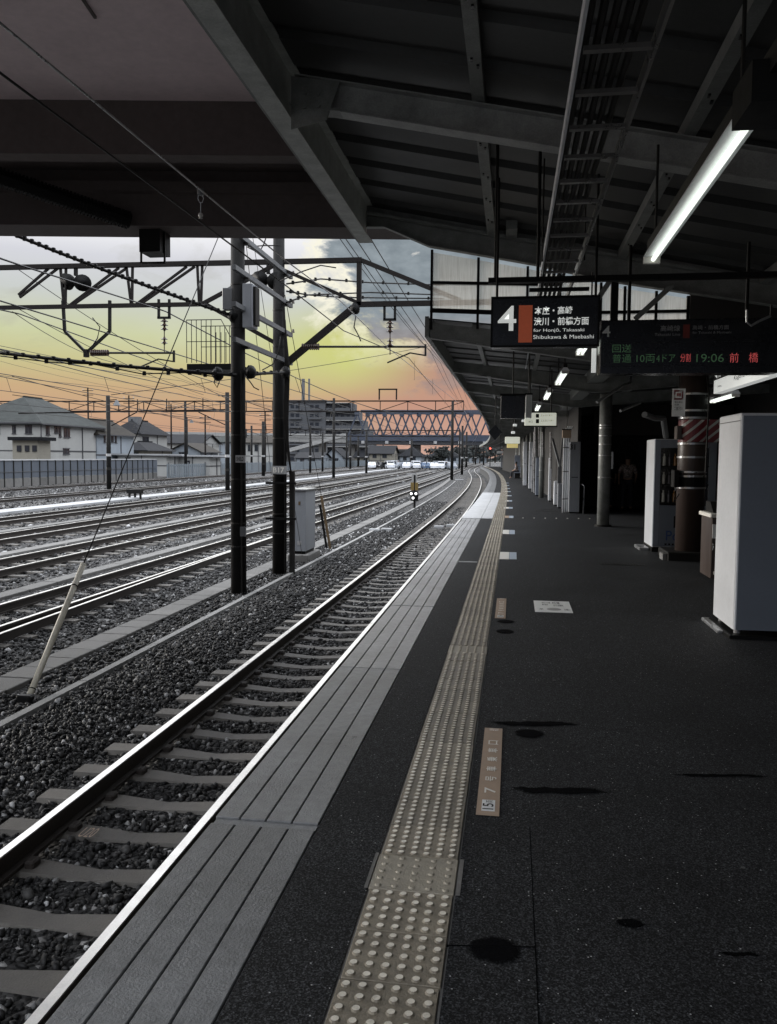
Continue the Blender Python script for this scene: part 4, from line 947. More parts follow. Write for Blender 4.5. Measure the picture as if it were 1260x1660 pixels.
# slim poles
def slim(px, pyb, pyt, lbl, wpx=7, lamp=False, arm=False, Yd=None):
    c = atZ(px, pyb, G); yy = c.y
    if Yd: yy = Yd; c = atY(px, pyb, Yd)
    top = atY(px, pyt, yy).z; r = max(.1, wpx/2/F_PX*yy)
    t = thing('yard_pole', lbl, 'pole', (c.x, yy, G), 'slim poles standing in the yard')
    MB().tube([(c.x,yy,G-.1),(c.x,yy,top)], [r,r*.85], 12).build('shaft', 'pole_concrete', t, True)
    if lamp:
        MB().bar((c.x,yy,top-.35),(c.x+.7,yy,top-.3),.05,.05).build('arm', 'dark_steel', t)
        MB().tube([(c.x+.7,yy,top-.35),(c.x+.7,yy,top-.75)], [.08,.28], 12).build('lamp', 'grey_steel', t)
    if arm:
        for dz in (.25, .7): MB().bar((c.x-.7,yy,top-dz),(c.x+.7,yy,top-dz),.06,.07).build('cross_arm', 'dark_steel', t)
    for dz in (1.2, 2.0): MB().ring((c.x,yy,G+dz*1.3), r*1.08, .2, 12).build('band', 'sign_dim' if dz > 1.5 else 'dark_steel', t)
slim(177, 793, 641, 'slim concrete pole with a lamp in front of the houses at left', 8, True)
slim(303, 770, 676, 'slim pole with a lamp in front of the low white shed', 5, True)
slim(369, 795, 636, 'slim dark pole half hidden just left of the nearer big pole', 8, False, True)
slim(427, 771, 683, 'slim pole between the two big concrete poles', 6); slim(408, 765, 690, 'thin pole seen between the big poles, left one', 4)
slim(503, 768, 690, 'slim pole right of the relay cabinet', 4); slim(523, 764, 700, 'thin pole just left of the portal pole', 3.5)
slim(568, 760, 705, 'thin pole under the left end of the blue bridge', 3.5); slim(581, 757, 708, 'thin pole under the blue bridge, second from left', 3.5)
slim(667, 757, 712, 'thin pole in front of the parked cars', 4); slim(594, 767, 698, 'pale stub pole left of the parked cars', 4)
slim(756, 758, 700, 'thin pole under the bridge, right side', 3.5); slim(771, 752, 705, 'thinnest pole close to the platform curve', 3)
for i, (px, pyt) in enumerate(((210,641),(278,655),(144,628),(333,672),(430,668),(388,672))): 
    c = atY(px, 740, 125); t = thing('utility_pole', 'utility pole with cross arms %s' % ['above the tiled house','behind the long-ridged roof','behind the brown pyramid roof','left of the nearer big pole','right of the nearer big pole','behind the nearer big pole'][i], 'utility pole', (c.x,125,G), 'utility poles behind the houses')
    top = atY(px, pyt, 125).z; MB().tube([(c.x,125,G),(c.x,125,top)], [.16,.11], 8).build('shaft', 'rust_steel', t)
    for dz in (.5,1.2): MB().bar((c.x-.9,125,top-dz),(c.x+.9,125,top-dz),.08,.1).build('cross_arm', 'dark_steel', t)
    for s_ in (-.8,0,.8): MB().tube([(c.x+s_,125,top-.42),(c.x+s_,125,top-.2)], .06, 6).build('insulator', 'insulator', t)
# pole next to platform far
slim(749, 769, 690, 'dark slim pole between the tracks and the platform curve', 4)
# signals far
c = atY(795, 727, 170); t = thing('distant_signal', 'distant line-side signal with a red light near the platform end', 'signal', (c.x,170,G))
MB().tube([(c.x,170,G),(c.x,170,c.z+.6)], .1, 8).build('post', 'dark_steel', t); MB().box(c.x-.3,c.x+.3,169.8,170,c.z-.7,c.z+.6).build('head', 'black_steel', t); MB().tube([(c.x,169.7,c.z),(c.x,169.8,c.z)], .2, 10).build('lens', 'signal_red', t)

# ================================================================== BUILDINGS AND FENCES AT LEFT
t = thing('corrugated_fence', 'long dark panelled fence with a bright white capping behind the yard', 'fence', (-40.6, 64, G))
y = 52.; npan = 0
while y < 91:
    MB().box(-40.62,-40.56,y+.05,y+1.23,G+.62,.98).build('panel', 'fence_sheet', t); MB().box(-40.64,-40.55,y+.05,y+1.23,G-.1,G+.60).build('base_panel', 'concrete', t)
    MB().box(-40.68,-40.50,y-.04,y+.04,G-.1,1.0).build('post', 'dark_steel', t); y += 1.28
MB().box(-41.6,-40.48,52,91.3,1.0,1.09).build('capping', 'concrete_white', t); MB().box(-41.6,-40.7,52,91.3,.6,.66).build('ledge', 'grey_steel', t)
MB().box(-40.55,-40.51,52,91.3,.05,.09).build('rail', 'grey_steel', t)
t = thing('picket_fence', 'pale blue-grey mesh fence along the far side of the yard', 'fence', (-39, 92, G))
mb = MB(); y = 91.5
while y < 235: mb.box(-39.05+cv(y)*KY*.5,-38.98+cv(y)*KY*.5,y,y+.3,G-.05,.5); y += .62
ob = mb.build('pickets', 'pale_fence', t); ob['kind'] = 'stuff'
for y in range(92, 235, 6): MB().box(-39.1+cv(y)*KY*.5,-38.95+cv(y)*KY*.5,y-.05,y+.05,G-.05,.7).build('post', 'grey_steel', t)
mb = MB(); strip(mb, -39.03, -39.0, .3, .36, 91.5, 235, 6, KY*.5); strip(mb, -39.03, -39.0, -.75, -.69, 91.5, 235, 6, KY*.5); mb.build('rail', 'pale_fence', t)

def house(label, x0p, x1p, pye, pyr, Yd, dep, wall, roof, wins, style='hip', base=G, over=.5, ridge=.4, group='houses beyond the yard', cat='house', swins=()):
    a, b_ = atY(x0p, pye, Yd), atY(x1p, pye, Yd); ze = (a.z+b_.z)/2; zr = atY((x0p+x1p)/2, pyr, Yd+dep/2).z; x0, x1 = a.x, b_.x
    t = thing('house', label, cat, ((x0+x1)/2, Yd, base), group)
    MB().box(x0,x1,Yd,Yd+dep,base-.2,ze).build('wall', wall, t)
    X0, X1, Y0, Y1 = x0-over, x1+over, Yd-over, Yd+dep+over; ze2 = ze-.05
    if style == 'hip':
        w_, d_ = X1-X0, Y1-Y0
        if w_ > d_: r0, r1 = (X0+d_/2*(1-ridge*0), (Y0+Y1)/2), (X1-d_/2, (Y0+Y1)/2)
        else: r0, r1 = ((X0+X1)/2, Y0+w_/2), ((X0+X1)/2, Y1-w_/2)
        vs = [(X0,Y0,ze2),(X1,Y0,ze2),(X1,Y1,ze2),(X0,Y1,ze2),(*r0,zr),(*r1,zr),(X0,Y0,ze2-.12),(X1,Y0,ze2-.12),(X1,Y1,ze2-.12),(X0,Y1,ze2-.12)]
        fs = ([(0,1,5,4),(1,2,5),(2,3,4,5),(3,0,4)] if w_ > d_ else [(0,1,4),(1,2,5,4),(2,3,5),(3,0,4,5)])+[(6,7,1,0),(7,8,2,1),(8,9,3,2),(9,6,0,3),(9,8,7,6)]
        MB().add(vs, fs).build('roof', roof, t)
        MB().bar((*r0,zr+.04),(*r1,zr+.04),.2,.16).build('ridge_cap', roof, t)
    elif style == 'gable_x':   # ridge runs along x
        ym = (Y0+Y1)/2
        MB().add([(X0,Y0,ze2),(X1,Y0,ze2),(X1,ym,zr),(X0,ym,zr),(X1,Y1,ze2),(X0,Y1,ze2),(X0,Y0,ze2-.12),(X1,Y0,ze2-.12),(X1,Y1,ze2-.12),(X0,Y1,ze2-.12),(X1,ym,zr-.12),(X0,ym,zr-.12)],
                 [(0,1,2,3),(3,2,4,5),(6,7,1,0),(7,10,2,1),(10,8,4,2),(8,9,5,4),(9,11,3,5),(11,6,0,3),(7,6,11,10),(10,11,9,8)]).build('roof', roof, t)
        for xx in (x0, x1): MB().add([(xx,Yd,ze),(xx,Yd+dep,ze),(xx,ym,zr-.2)], [(0,1,2),(2,1,0)]).build('gable', wall, t)
    elif style == 'gable_y':
        xm = (X0+X1)/2
        MB().add([(X0,Y0,ze2),(xm,Y0,zr),(xm,Y1,zr),(X0,Y1,ze2),(X1,Y0,ze2),(X1,Y1,ze2),(X0,Y0,ze2-.15),(xm,Y0,zr-.15),(X1,Y0,ze2-.15),(X0,Y1,ze2-.15),(xm,Y1,zr-.15),(X1,Y1,ze2-.15)],
                 [(0,1,2,3),(1,4,5,2),(6,7,1,0),(7,8,4,1),(9,3,2,10),(10,2,5,11),(6,0,3,9),(8,11,5,4),(6,9,10,7),(7,10,11,8)]).build('roof', roof, t)
        MB().add([(x0,Yd,ze),(x1,Yd,ze),(xm,Yd,zr-.2)], [(0,1,2)]).build('gable', wall, t)
    elif style == 'flat': MB().box(X0,X1,Y0,Y1,ze,ze+.18).build('roof', roof, t)
    for (wa, wb, wc, wd) in wins:
        p, q = atY(wa, wb, Yd), atY(wc, wd, Yd)
        f_ = MB().box(p.x,q.x,Yd-.06,Yd-.003,q.z,p.z).build('window', 'window_glass', t); LOC[f_.name] = LOC[t.name]
        mb = MB().box(p.x-.06,q.x+.06,Yd-.10,Yd-.062,q.z-.06,q.z+.02); mb.box(p.x-.06,q.x+.06,Yd-.10,Yd-.062,p.z-.02,p.z+.05); mb.box((p.x+q.x)/2-.03,(p.x+q.x)/2+.03,Yd-.10,Yd-.062,q.z+.021,p.z-.021)
        mb.build('frame', 'trim_dark', f_)
    for (wa, wb, wc, wd) in swins:
        p, q = atX(wa, wb, x1), atX(wc, wd, x1)
        f_ = MB().box(x1+.003,x1+.06,p.y,q.y,q.z,p.z).build('window', 'window_glass', t); LOC[f_.name] = LOC[t.name]
        mb = MB().box(x1+.062,x1+.12,p.y-.08,q.y+.08,q.z-.08,q.z+.02); mb.box(x1+.062,x1+.12,p.y-.08,q.y+.08,p.z-.02,p.z+.06); mb.box(x1+.062,x1+.10,(p.y+q.y)/2-.04,(p.y+q.y)/2+.04,q.z+.021,p.z-.021)
        mb.build('frame', 'trim_dark', f_)
    MB().box(x1+.003,x1+.04,Yd,Yd+dep,(base+ze)/2-.08,(base+ze)/2+.08).build('band', 'trim_dark', t)
    MB().box(x1+.003,x1+.09,Yd+dep*.62,Yd+dep*.62+.12,base,ze-.02).build('downpipe', 'trim_dark', t)
    MB().box(x1+over-.02,x1+over+.12,Yd-over,Yd+dep+over,ze-.16,ze-.04).build('gutter', 'trim_dark', t)
    MB().box(x0-.02,x1+.02,Yd-.03,Yd-.001,(base+ze)/2-.06,(base+ze)/2+.06).build('band', 'trim_dark', t)
    for xx in (x0+.12, (x0+x1)/2): MB().box(xx-.05,xx+.05,Yd-.12,Yd-.03,base,ze-.02).build('downpipe', 'trim_dark', t)
    return t
house('large cream two-storey house with grey hipped roof at far left', -75, 66, 686, 645, 84, 14, 'house_wall', 'roof_grey', [(41,688,52,703),(20,690,26,703),(-10,690,0,703)], swins=[(74,690,80,705),(88,691,94,702),(95,691,99,708),(103,694,113,709),(102,727,112,736)])
hA = [o for o in bpy.data.objects if o.name == 'house'][0]
def hpart(nm, m_, p0, p1, y0, y1):
    a, b_ = atY(*p0, y0), atY(*p1, y0); return MB().box(a.x, b_.x, y0, y1, b_.z, a.z).build(nm, m_, hA)
hpart('wing_wall', 'house_wall_tan', (20,714), (62,745), 81.5, 83.9); hpart('wing_roof', 'roof_dark', (12,708), (66,714), 81.0, 84.0)
hpart('eave_board', 'trim_dark', (-75,684), (66,686.5), 83.4, 83.5)
for wx in (27,40,52): hpart('wing_window', 'window_glass', (wx,722), (wx+7,732), 81.4, 81.49)
hpart('corner_board', 'trim_dark', (65.5,688), (67,742), 83.8, 83.98)
house('pale house with a brown pyramid roof beside the large cream house', 108, 157, 703, 681, 96, 10, 'house_wall_cool', 'roof_brown', [(134,704,143,716),(118,704,124,716),(132,731,152,742)], swins=[(168,706,171,717),(180,706,184,717),(186,706,189,718)])
house('tall house with dark tiled roof and small roof tank', 180, 226, 702, 682, 118, 10, 'house_wall', 'roof_dark', [(200,707,212,715)], swins=[(231,708,241,716)])
house('lower dark-roofed wing in front of the tall tiled house', 190, 236, 729, 716, 112, 9, 'house_wall_tan', 'roof_dark', [(215,733,225,738)])
house('wide dark-roofed house with a long straight ridge', 258, 326, 718, 704, 140, 9, 'house_wall', 'roof_dark', [(313,720,318,728)], 'gable_x', swins=[(332,720,336,728)])
house('small white gabled house facing the yard', 275, 325, 732, 718, 128, 8, 'house_wall_cool', 'roof_brown', [(290,733,300,739)], 'gable_y')
house('low white shed with a thin flat roof left of the slim lamp pole', 190, 270, 738, 735, 100, 4, 'house_wall', 'concrete_white', [(204,742,212,752)], 'flat', cat='shed')
house('second low white shed with flat roof, lit almost white', 285, 340, 740, 737, 104, 4, 'house_wall', 'concrete_white', [(300,747,308,757)], 'flat', cat='shed')
house('cream house with brown roof seen between the two big poles', 396, 442, 717, 706, 150, 9, 'house_wall', 'roof_brown', [(402,721,406,731),(413,721,418,731),(425,722,430,731)], 'gable_x')
house('white house just left of the nearer big pole', 330, 384, 716, 706, 165, 9, 'house_wall_cool', 'roof_grey', [(345,720,352,728)])
c = atY(219, 680, 121); t = thing('roof_tank', 'square grey water tank above the tall tiled house', 'water tank', (c.x,121,c.z)); MB().box(c.x-.8,c.x+.8,120.3,121.7,c.z-1.6,c.z+.4).build('tank', 'grey_steel', t)
for s_ in (-.7,.7): MB().box(c.x+s_-.05,c.x+s_+.05,120.9,121,c.z-3,c.z-1.6).build('leg', 'dark_steel', t)
hs = [(598,636,735,722,205,'brown gabled house under the left of the blue bridge','gable_x','house_wall_tan'),(640,668,738,728,245,'grey house behind the parked cars, left one','gable_x','house_wall_cool'),(648,682,739,724,225,'broad grey hipped house behind the parked cars','hip','house_wall_cool'),(690,716,741,733,300,'small far house right of the dark tree','hip','house_wall'),(722,745,740,732,330,'tiny far house near the track vanishing point','hip','house_wall_cool'),(760,790,741,733,420,'farthest low building at the end of the platform','flat','house_wall_cool'),(575,600,741,730,235,'dark wooden house beside the bridge pier','gable_x','house_wall_tan'),(480,520,742,733,190,'low house in front of the apartment block','gable_x','house_wall_cool'),(525,556,741,726,200,'dark-roofed warehouse beneath the sloping walkway','gable_y','house_wall_cool')]
for (a, b_, e, r_, Yd, lb, stl, wl) in hs:
    ww = (b_-a)/6; house(lb, a, b_, e, r_, Yd, 10, wl, 'roof_dark', [(a+ww,e+2,a+2*ww,e+7),(a+3.5*ww,e+2,a+4.6*ww,e+7)], stl)
# apartment block
AY = 300; t = thing('apartment_block', 'grey seven-storey apartment block behind the railway yard', 'apartment block', (-75, AY, G))
a, b_, c = atY(462,652,AY), atY(528,652,AY), atY(596,668,AY)
MB().box(a.x,b_.x,AY,AY+16,G,a.z).build('wall', 'apartment_wall', t); MB().box(a.x-.4,b_.x+.4,AY-.4,AY+16,a.z,a.z+.8).build('parapet', 'apartment_wall', t)
MB().box(a.x+5,a.x+6,AY+5,AY+6,a.z+.8,a.z+9).build('antenna', 'grey_steel', t); MB().box(a.x+7.5,a.x+8,AY+5,AY+6,a.z+.8,a.z+9).build('antenna', 'grey_steel', t)
nfl = 7; fh = (a.z-G)/nfl
for fl_ in range(nfl):
    z0 = G+fl_*fh
    for q in (.14,.27,.62,.75): x = a.x+(b_.x-a.x)*q; MB().box(x,x+1.3,AY-.12,AY-.01,z0+.9,z0+2.2).build('window', 'window_glass', t)
    for q in (.13,.61): x = a.x+(b_.x-a.x)*q; MB().box(x-.3,x+4.4,AY-.9,AY-.13,z0+.15,z0+.85).build('balcony', 'apartment_wall', t)
    zt2 = min(z0+fh, a.z)
    wd_ = (c.x-b_.x)*(1-(.14*max(0,fl_-3)))
    MB().box(b_.x+.02,b_.x+wd_,AY+2,AY+14,z0,z0+fh-.02).build('wing_floor', 'apartment_wall', t)
    MB().box(b_.x+.02,b_.x+wd_,AY+.2,AY+1.98,z0+fh-.35,z0+fh-.05).build('gallery_slab', 'concrete_pale', t); MB().box(b_.x+.02,b_.x+wd_,AY+.2,AY+.35,z0,z0+1.1).build('gallery_rail', 'apartment_wall', t)
    for q in range(5): x = b_.x+1+q*wd_/5.2; MB().box(x,x+1.1,AY+1.9,AY+1.99,z0+.1,z0+2.1).build('door', 'window_glass', t)
# blue truss road bridge
BY = 240; t = thing('blue_truss_bridge', 'blue steel truss road bridge crossing over the far end of the yard', 'bridge', (-25, BY, G))
tz, bz2 = 14.6, 7.2; xl, xr = -47.5, 4
for yy in (BY, BY+9):
    MB().bar((xl+3.6,yy,tz),(xr,yy,tz),.7,.8).build('top_chord', 'bridge_blue', t); MB().bar((xl,yy,bz2),(xr,yy,bz2),.7,.8).build('bottom_chord', 'bridge_blue', t)
    n = 10; pit = (xr-xl)/n; 
    for i in range(n):
        x = xl+i*pit+(.0 if yy == BY else 1.6)
        MB().bar((x,yy,bz2+.4),(x+pit/2,yy,tz-.4),.38,.42).build('diagonal', 'bridge_blue', t); MB().bar((x+pit/2,yy,tz-.4),(x+pit,yy,bz2+.4),.38,.42).build('diagonal', 'bridge_blue', t)
        MB().box(x+pit/2-.7,x+pit/2+.7,yy-.5,yy-.4,tz-1.0,tz+.2).build('gusset_plate', 'bridge_blue', t)
for i in range(13): MB().bar((xl+4+i*3.8,BY,tz),(xl+4+i*3.8,BY+9,tz),.3,.3).build('sway_beam', 'bridge_blue', t)
MB().box(xl,xr+3,BY-.6,BY+9.6,5.1,6.3).build('deck', 'bridge_dark', t); MB().box(xl,xr+3,BY-.9,BY-.61,6.1,7.9).build('parapet', 'bridge_blue', t)
for q in range(7): MB().box(xl+4+q*7,xl+4.9+q*7,BY-1.0,BY-.62,5.3,6.1).build('sign_plate', 'sign_dim', t)
for x in (-47, -28, 2): MB().box(x-1,x+1,BY+2,BY+7,G,5.1).build('pier', 'concrete', t)
t = thing('bridge_approach', 'pale concrete approach viaduct leading up to the blue truss bridge', 'viaduct', (-70, BY, G))
MB().bar((-48,BY+4,6.2),(-110,BY+4,6.8),9,1.3).build('deck', 'concrete_pale', t); MB().bar((-48,BY-.6,7.4),(-110,BY-.6,8.0),.2,1.1).build('parapet', 'concrete_pale', t)
for x in (-56,-68,-80,-92,-104): MB().box(x-.8,x+.8,BY+2,BY+6,G,5.7).build('pier', 'concrete', t)
t = thing('sloping_walkway', 'pale covered stair ramp sloping down from the viaduct', 'walkway', (-60, BY-15, G))
MB().bar(atY(470,730,BY-14), atY(560,705,BY-14), 2.4, 1.0).build('roof', 'concrete_pale', t)
for px, py in ((480,729),(505,722),(530,715)): q = atY(px,py,BY-14); MB().box(q.x-.15,q.x+.15,q.y-.2,q.y+.2,G,q.z-.4).build('post', 'grey_steel', t)

# parked cars
def car(x, y, rz, colr, van, lbl):
    t = thing('parked_car', lbl, 'car', (x, y, G), 'cars parked in the far lot')
    LOC[t.name] = Vector((0,0,0)); L_, W_ = 4.2, 1.7; H_ = 1.75 if van else 1.45
    prof = [(-2.1,.3),(-2.1,.75),(-1.95,.9),(-1.6,.95),(-1.3 if van else -1.1,H_),(1.5,H_),(2.0,1.0),(2.1,.8),(2.1,.3)] if not van else [(-1.7,.3),(-1.7,.9),(-1.55,1.05),(-1.1,H_),(1.6,H_),(1.7,1.0),(1.7,.3)]
    n = len(prof); vs = [(x_,-W_/2*(1 if z < 1 else .86),z) for x_, z in prof]+[(x_,W_/2*(1 if z < 1 else .86),z) for x_, z in prof]
    MB().add(vs, [tuple(range(n)), tuple(range(2*n-1,n-1,-1))]+[(k_,k_+n,(k_+1)%n+n,(k_+1)%n) for k_ in range(n)]).build('body', colr, t)
    gx0, gx1 = (-.85,1.25)
    for s_ in (-1,1): MB().add([(gx0-.1,s_*W_*.475,1.02),(gx1+.15,s_*W_*.475,1.02),(gx1-.05,s_*W_*.44,H_-.12),(gx0+.2,s_*W_*.44,H_-.12)], [(0,1,2,3) if s_ < 0 else (3,2,1,0)]).build('side_window', 'window_glass', t)
    xf = prof[0][0]
    MB().bar(((-1.5 if not van else -1.5),0,1.03),((-1.18 if not van else -1.2),0,H_-.1),1.35,.05,(1,0,.5)).build('windscreen', 'window_glass', t)
    for wx in (-1.3,1.3) if not van else (-1.1,1.1):
        for s_ in (-1,1): MB().tube([(wx,s_*.72,.32),(wx,s_*.87,.32)], .32, 12).build('wheel', 'tyre', t)
    for s_ in (-.6,.6): MB().box(xf-.03,xf+.02,s_-.15,s_+.15,.65,.8).build('headlight', 'lit_white' if False else 'insulator', t)
    t.rotation_euler = (0,0,rz); return t
cols = ['car_white','car_black','car_white','car_grey','car_white','car_white','car_blue','car_white','car_white','car_grey','car_white','car_black','car_white','car_white','car_grey','car_white']
adj = ['white','black','white','silver grey','white','white','dark blue','white','white','silver grey','white','black','white','white','silver grey','white']
ordn = ['first','second','third','fourth','fifth','sixth','seventh','eighth','ninth','tenth','eleventh','twelfth','thirteenth','fourteenth','fifteenth','sixteenth']
for i in range(10):
    px = 604+i*14.2; q = atY(px, 757, 182); van = i in (2,5,8)
    car(q.x, 182+random.uniform(-1,1), math.radians(random.choice((70,110,80,100,90))), cols[i], van, '%s %s in the front parked row, %s from left' % (adj[i], 'box van' if van else 'saloon car', ordn[i]))
for i in range(6):
    px = 640+i*17; q = atY(px, 757, 192); car(q.x, 192, math.radians(90+random.uniform(-12,12)), cols[10+i], i%2 == 0, '%s %s in the back parked row, %s from left' % (adj[10+i], 'van' if i%2 == 0 else 'car', ordn[i]))
for i, px in enumerate((322, 338, 300)):
    q = atY(px, 752, 150); car(q.x, 150, math.radians(82), ('car_red','car_white','car_grey')[i], False, ('dark red car parked by the second white shed','white car parked beside the red one','grey car parked left of the red one')[i])

# trees
def tree(name, lbl, x, y, h, r, n, z0=G, leaf=.5, grp=None):
    t = thing(name, lbl, 'tree', (x, y, z0), grp)
    mb = MB().tube([(x,y,z0-.2),(x+.1,y,z0+h*.35),(x,y,z0+h*.7)], [h*.035,h*.028,h*.012], 7)
    for q in range(5): a = q*1.26; mb.tube([(x,y,z0+h*.35),(x+math.cos(a)*r*.6,y+math.sin(a)*r*.6,z0+h*.7)], [h*.015,h*.005], 5)
    mb.build('trunk', 'bark', t)
    mb = MB(); cl_ = [(random.gauss(0,.42),random.gauss(0,.42),random.uniform(-.75,.8)) for _ in range(12)]
    for _ in range(n):
        c = random.choice(cl_); px_ = x+r*(c[0]+random.gauss(0,.2)); py_ = y+r*(c[1]+random.gauss(0,.2)); pz_ = z0+h*.62+h*.38*(c[2]+random.gauss(0,.16))
        a = Vector([random.gauss(0,1) for _ in range(3)]).normalized()*leaf; b2 = a.orthogonal().normalized()*leaf*.6; p = Vector((px_,py_,pz_))
        mb.add([p-a,p+b2,p+a,p-b2], [(0,1,2,3)])
    mb.build('crown', 'foliage', t)
q = atY(713,739,260); tree('round_tree', 'dark round evergreen tree behind the parked cars', q.x, 260, 6.2, 3.6, 900, leaf=.45)
for i, (px, Yd, h, r) in enumerate([(745,360,7,4),(756,380,8,5),(768,400,7,5),(778,380,9,5),(790,420,8,6),(735,400,6,5),(803,420,9,7),(725,420,6,4),(250,150,5,2.5),(345,170,5,3)]):
    q = atY(px,739,Yd); tree('distant_tree', 'distant bushy tree on the horizon, %s from the left of its row' % ordn[i], q.x, Yd, h, r, 420, leaf=.7, grp='distant trees on the horizon')
mb = MB()
for i in range(9000):
    x = random.uniform(-400,300); y = 560+random.uniform(-15,15); hh = 5+3*math.sin(x*.05)+2.2*math.sin(x*.13+1); z = G+random.random()**.7*hh; a = Vector([random.gauss(0,1) for _ in range(3)]).normalized()*1.4; b2 = a.orthogonal().normalized()*.9; p = Vector((x,y,z)); mb.add([p-a,p+b2,p+a,p-b2],[(0,1,2,3)])
tag(mb.build('distant_treeline', 'foliage'), 'dark line of woods and gardens along the horizon', 'woods', kind='stuff')

# ================================================================== NEAR CANOPY
zr = lambda x: 4.35-.205*x                      # underside line of the cross girders
t = can = thing('near_canopy', 'high dark steel platform canopy overhead with ribbed deck', 'canopy', (-2.2, 8, 4.7))
X0, X1 = -2.12, 7.0
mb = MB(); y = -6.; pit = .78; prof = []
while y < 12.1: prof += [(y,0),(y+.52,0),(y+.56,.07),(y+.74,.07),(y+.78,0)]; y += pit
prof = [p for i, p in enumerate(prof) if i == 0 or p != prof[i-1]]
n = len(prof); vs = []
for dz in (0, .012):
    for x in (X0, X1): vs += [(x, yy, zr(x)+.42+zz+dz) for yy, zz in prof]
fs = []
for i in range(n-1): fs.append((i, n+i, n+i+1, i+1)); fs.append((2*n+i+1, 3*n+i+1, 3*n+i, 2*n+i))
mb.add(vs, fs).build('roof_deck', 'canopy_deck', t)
MB().ibeam((-2.16,-6,4.94),(-2.16,12.15,4.94),.19,.54,.016).build('edge_beam', 'edge_paint_lit', t)
MB().box(-2.30,-2.262,-6,12.2,4.70,5.30).build('fascia', 'canopy_paint', t)
for yg in (2.9, 7.7):
    g_ = MB().ibeam((-2.05,yg,zr(-2.05)+.15),(6.9,yg,zr(6.9)+.15),.17,.27,.014).build('girder', 'girder_paint_lit', t)
    LOC[g_.name] = LOC[t.name]
    MB().add([(-2.05,yg-.10,4.55),(-1.72,yg-.10,4.62),(-1.60,yg-.10,4.95),(-2.05,yg-.10,5.02),(-2.05,yg-.088,4.55),(-1.72,yg-.088,4.62),(-1.60,yg-.088,4.95),(-2.05,yg-.088,5.02)],
             [(0,1,2,3),(7,6,5,4),(0,4,5,1),(1,5,6,2),(2,6,7,3),(3,7,4,0)]).build('gusset_plate', 'canopy_paint', g_)
    for bx, bz_ in ((-1.92,4.86),(-1.8,4.85),(-1.92,4.74),(-1.8,4.74)): MB().tube([(bx,yg-.13,bz_),(bx,yg-.10,bz_)], .022, 6).build('bolt', 'canopy_paint', g_)
    for x in (-2.0,): MB().bar((-2.02,yg-.02,4.74),(-1.6,yg-.02,4.70),.17,.02).build('flange_plate', 'canopy_paint', g_)
for x in (-.36, 1.44, 3.3, 5.1):
    MB().bar((x,-6,zr(x)+.355),(x,12.1,zr(x)+.355),.11,.12).build('purlin', 'canopy_paint', t)
    mb = MB()
    for yy in np.arange(2.3,12,.9): mb.box(x-.03,x-.01,yy,yy+.05,zr(x)+.28,zr(x)+.296); mb.box(x+.015,x+.035,yy+.12,yy+.17,zr(x)+.28,zr(x)+.296)
    mb.build('bolt_slot', 'sign_black', t)
# gable girder with tapered end
gy = 12.22
pr = [(-2.26,4.90),(-1.89,4.89),(-1.24,4.60),(-.56,4.47),(.29,4.30),(1.21,4.07),(2.36,3.87),(3.36,3.70),(7,2.95),(7,3.25),(3.36,4.12),(0,4.80),(-2.26,5.28)]
MB().prism(pr, gy, gy+.016).build('gable_plate', 'canopy_paint', t)
for (a, b_) in zip(pr[:8], pr[1:9]): MB().bar((a[0],gy-.05,a[1]),(b_[0],gy-.05,b_[1]),.12,.014).build('gable_flange', 'canopy_paint', t)
MB().bar((-2.2,gy-.06,5.10),(3.4,gy-.06,3.99),.12,.04).build('gable_flange', 'canopy_paint', t)
MB().box(-.15,.0,11.6,12.15,4.66,4.78).build('splice', 'canopy_paint', t)
# gable glazing between the high and the low roof
gl = thing('gable_glazing', 'frosted glazing between the high canopy and the low roof behind the sign', 'glazing', (0, 12.35, 3.6))
xs = [-1.22, -.545, .16, .62, 1.19, 1.52, 1.95, 2.38]
for i in range(len(xs)-1):
    for (za, zb_) in ((0,1),(1,2)):
        x0, x1 = xs[i]+.02, xs[i+1]-.02; zl = lambda x, q: (3.72-.05*(x+1.2), 4.13-.04*(x+1.2), np.interp(x, [p[0] for p in pr[:9]], [p[1] for p in pr[:9]])-.02)[q]
        if i >= 3: zl = lambda x, q: (3.52, 3.66, np.interp(x, [p[0] for p in pr[:9]], [p[1] for p in pr[:9]])-.02)[q]
        MB().add([(x0,12.35,zl(x0,za)+.02),(x1,12.35,zl(x1,za)+.02),(x1,12.35,zl(x1,zb_)-.015),(x0,12.35,zl(x0,zb_)-.015)], [(0,1,2,3)]).build('pane', 'frosted_glass', gl)
for x in xs: MB().box(x-.018,x+.018,12.33,12.38,3.45,np.interp(x, [p[0] for p in pr[:9]], [p[1] for p in pr[:9]])).build('mullion', 'black_steel', gl)
MB().bar((-1.24,12.36,4.13),(.6,12.36,4.06),.05,.04).build('transom', 'black_steel', gl); MB().bar((.64,12.36,3.66),(2.4,12.36,3.66),.05,.04).build('transom', 'black_steel', gl)
MB().bar((-1.24,12.36,3.73),(.6,12.36,3.64),.05,.06).build('sill', 'black_steel', gl); MB().bar((.6,12.36,3.5),(2.4,12.36,3.5),.05,.05).build('sill', 'black_steel', gl)
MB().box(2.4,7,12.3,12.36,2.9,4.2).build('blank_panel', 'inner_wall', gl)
for a, b_ in (((1.0,3.6),(1.32,4.1)),((1.62,3.5),(2.1,3.95))): MB().bar((a[0],12.0,a[1]),(b_[0],12.0,b_[1]),.06,.07).build('brace', 'canopy_paint', gl)
MB().bar((1.36,12.2,3.5),(1.36,12.2,4.1),.1,.1).build('brace', 'black_steel', gl)

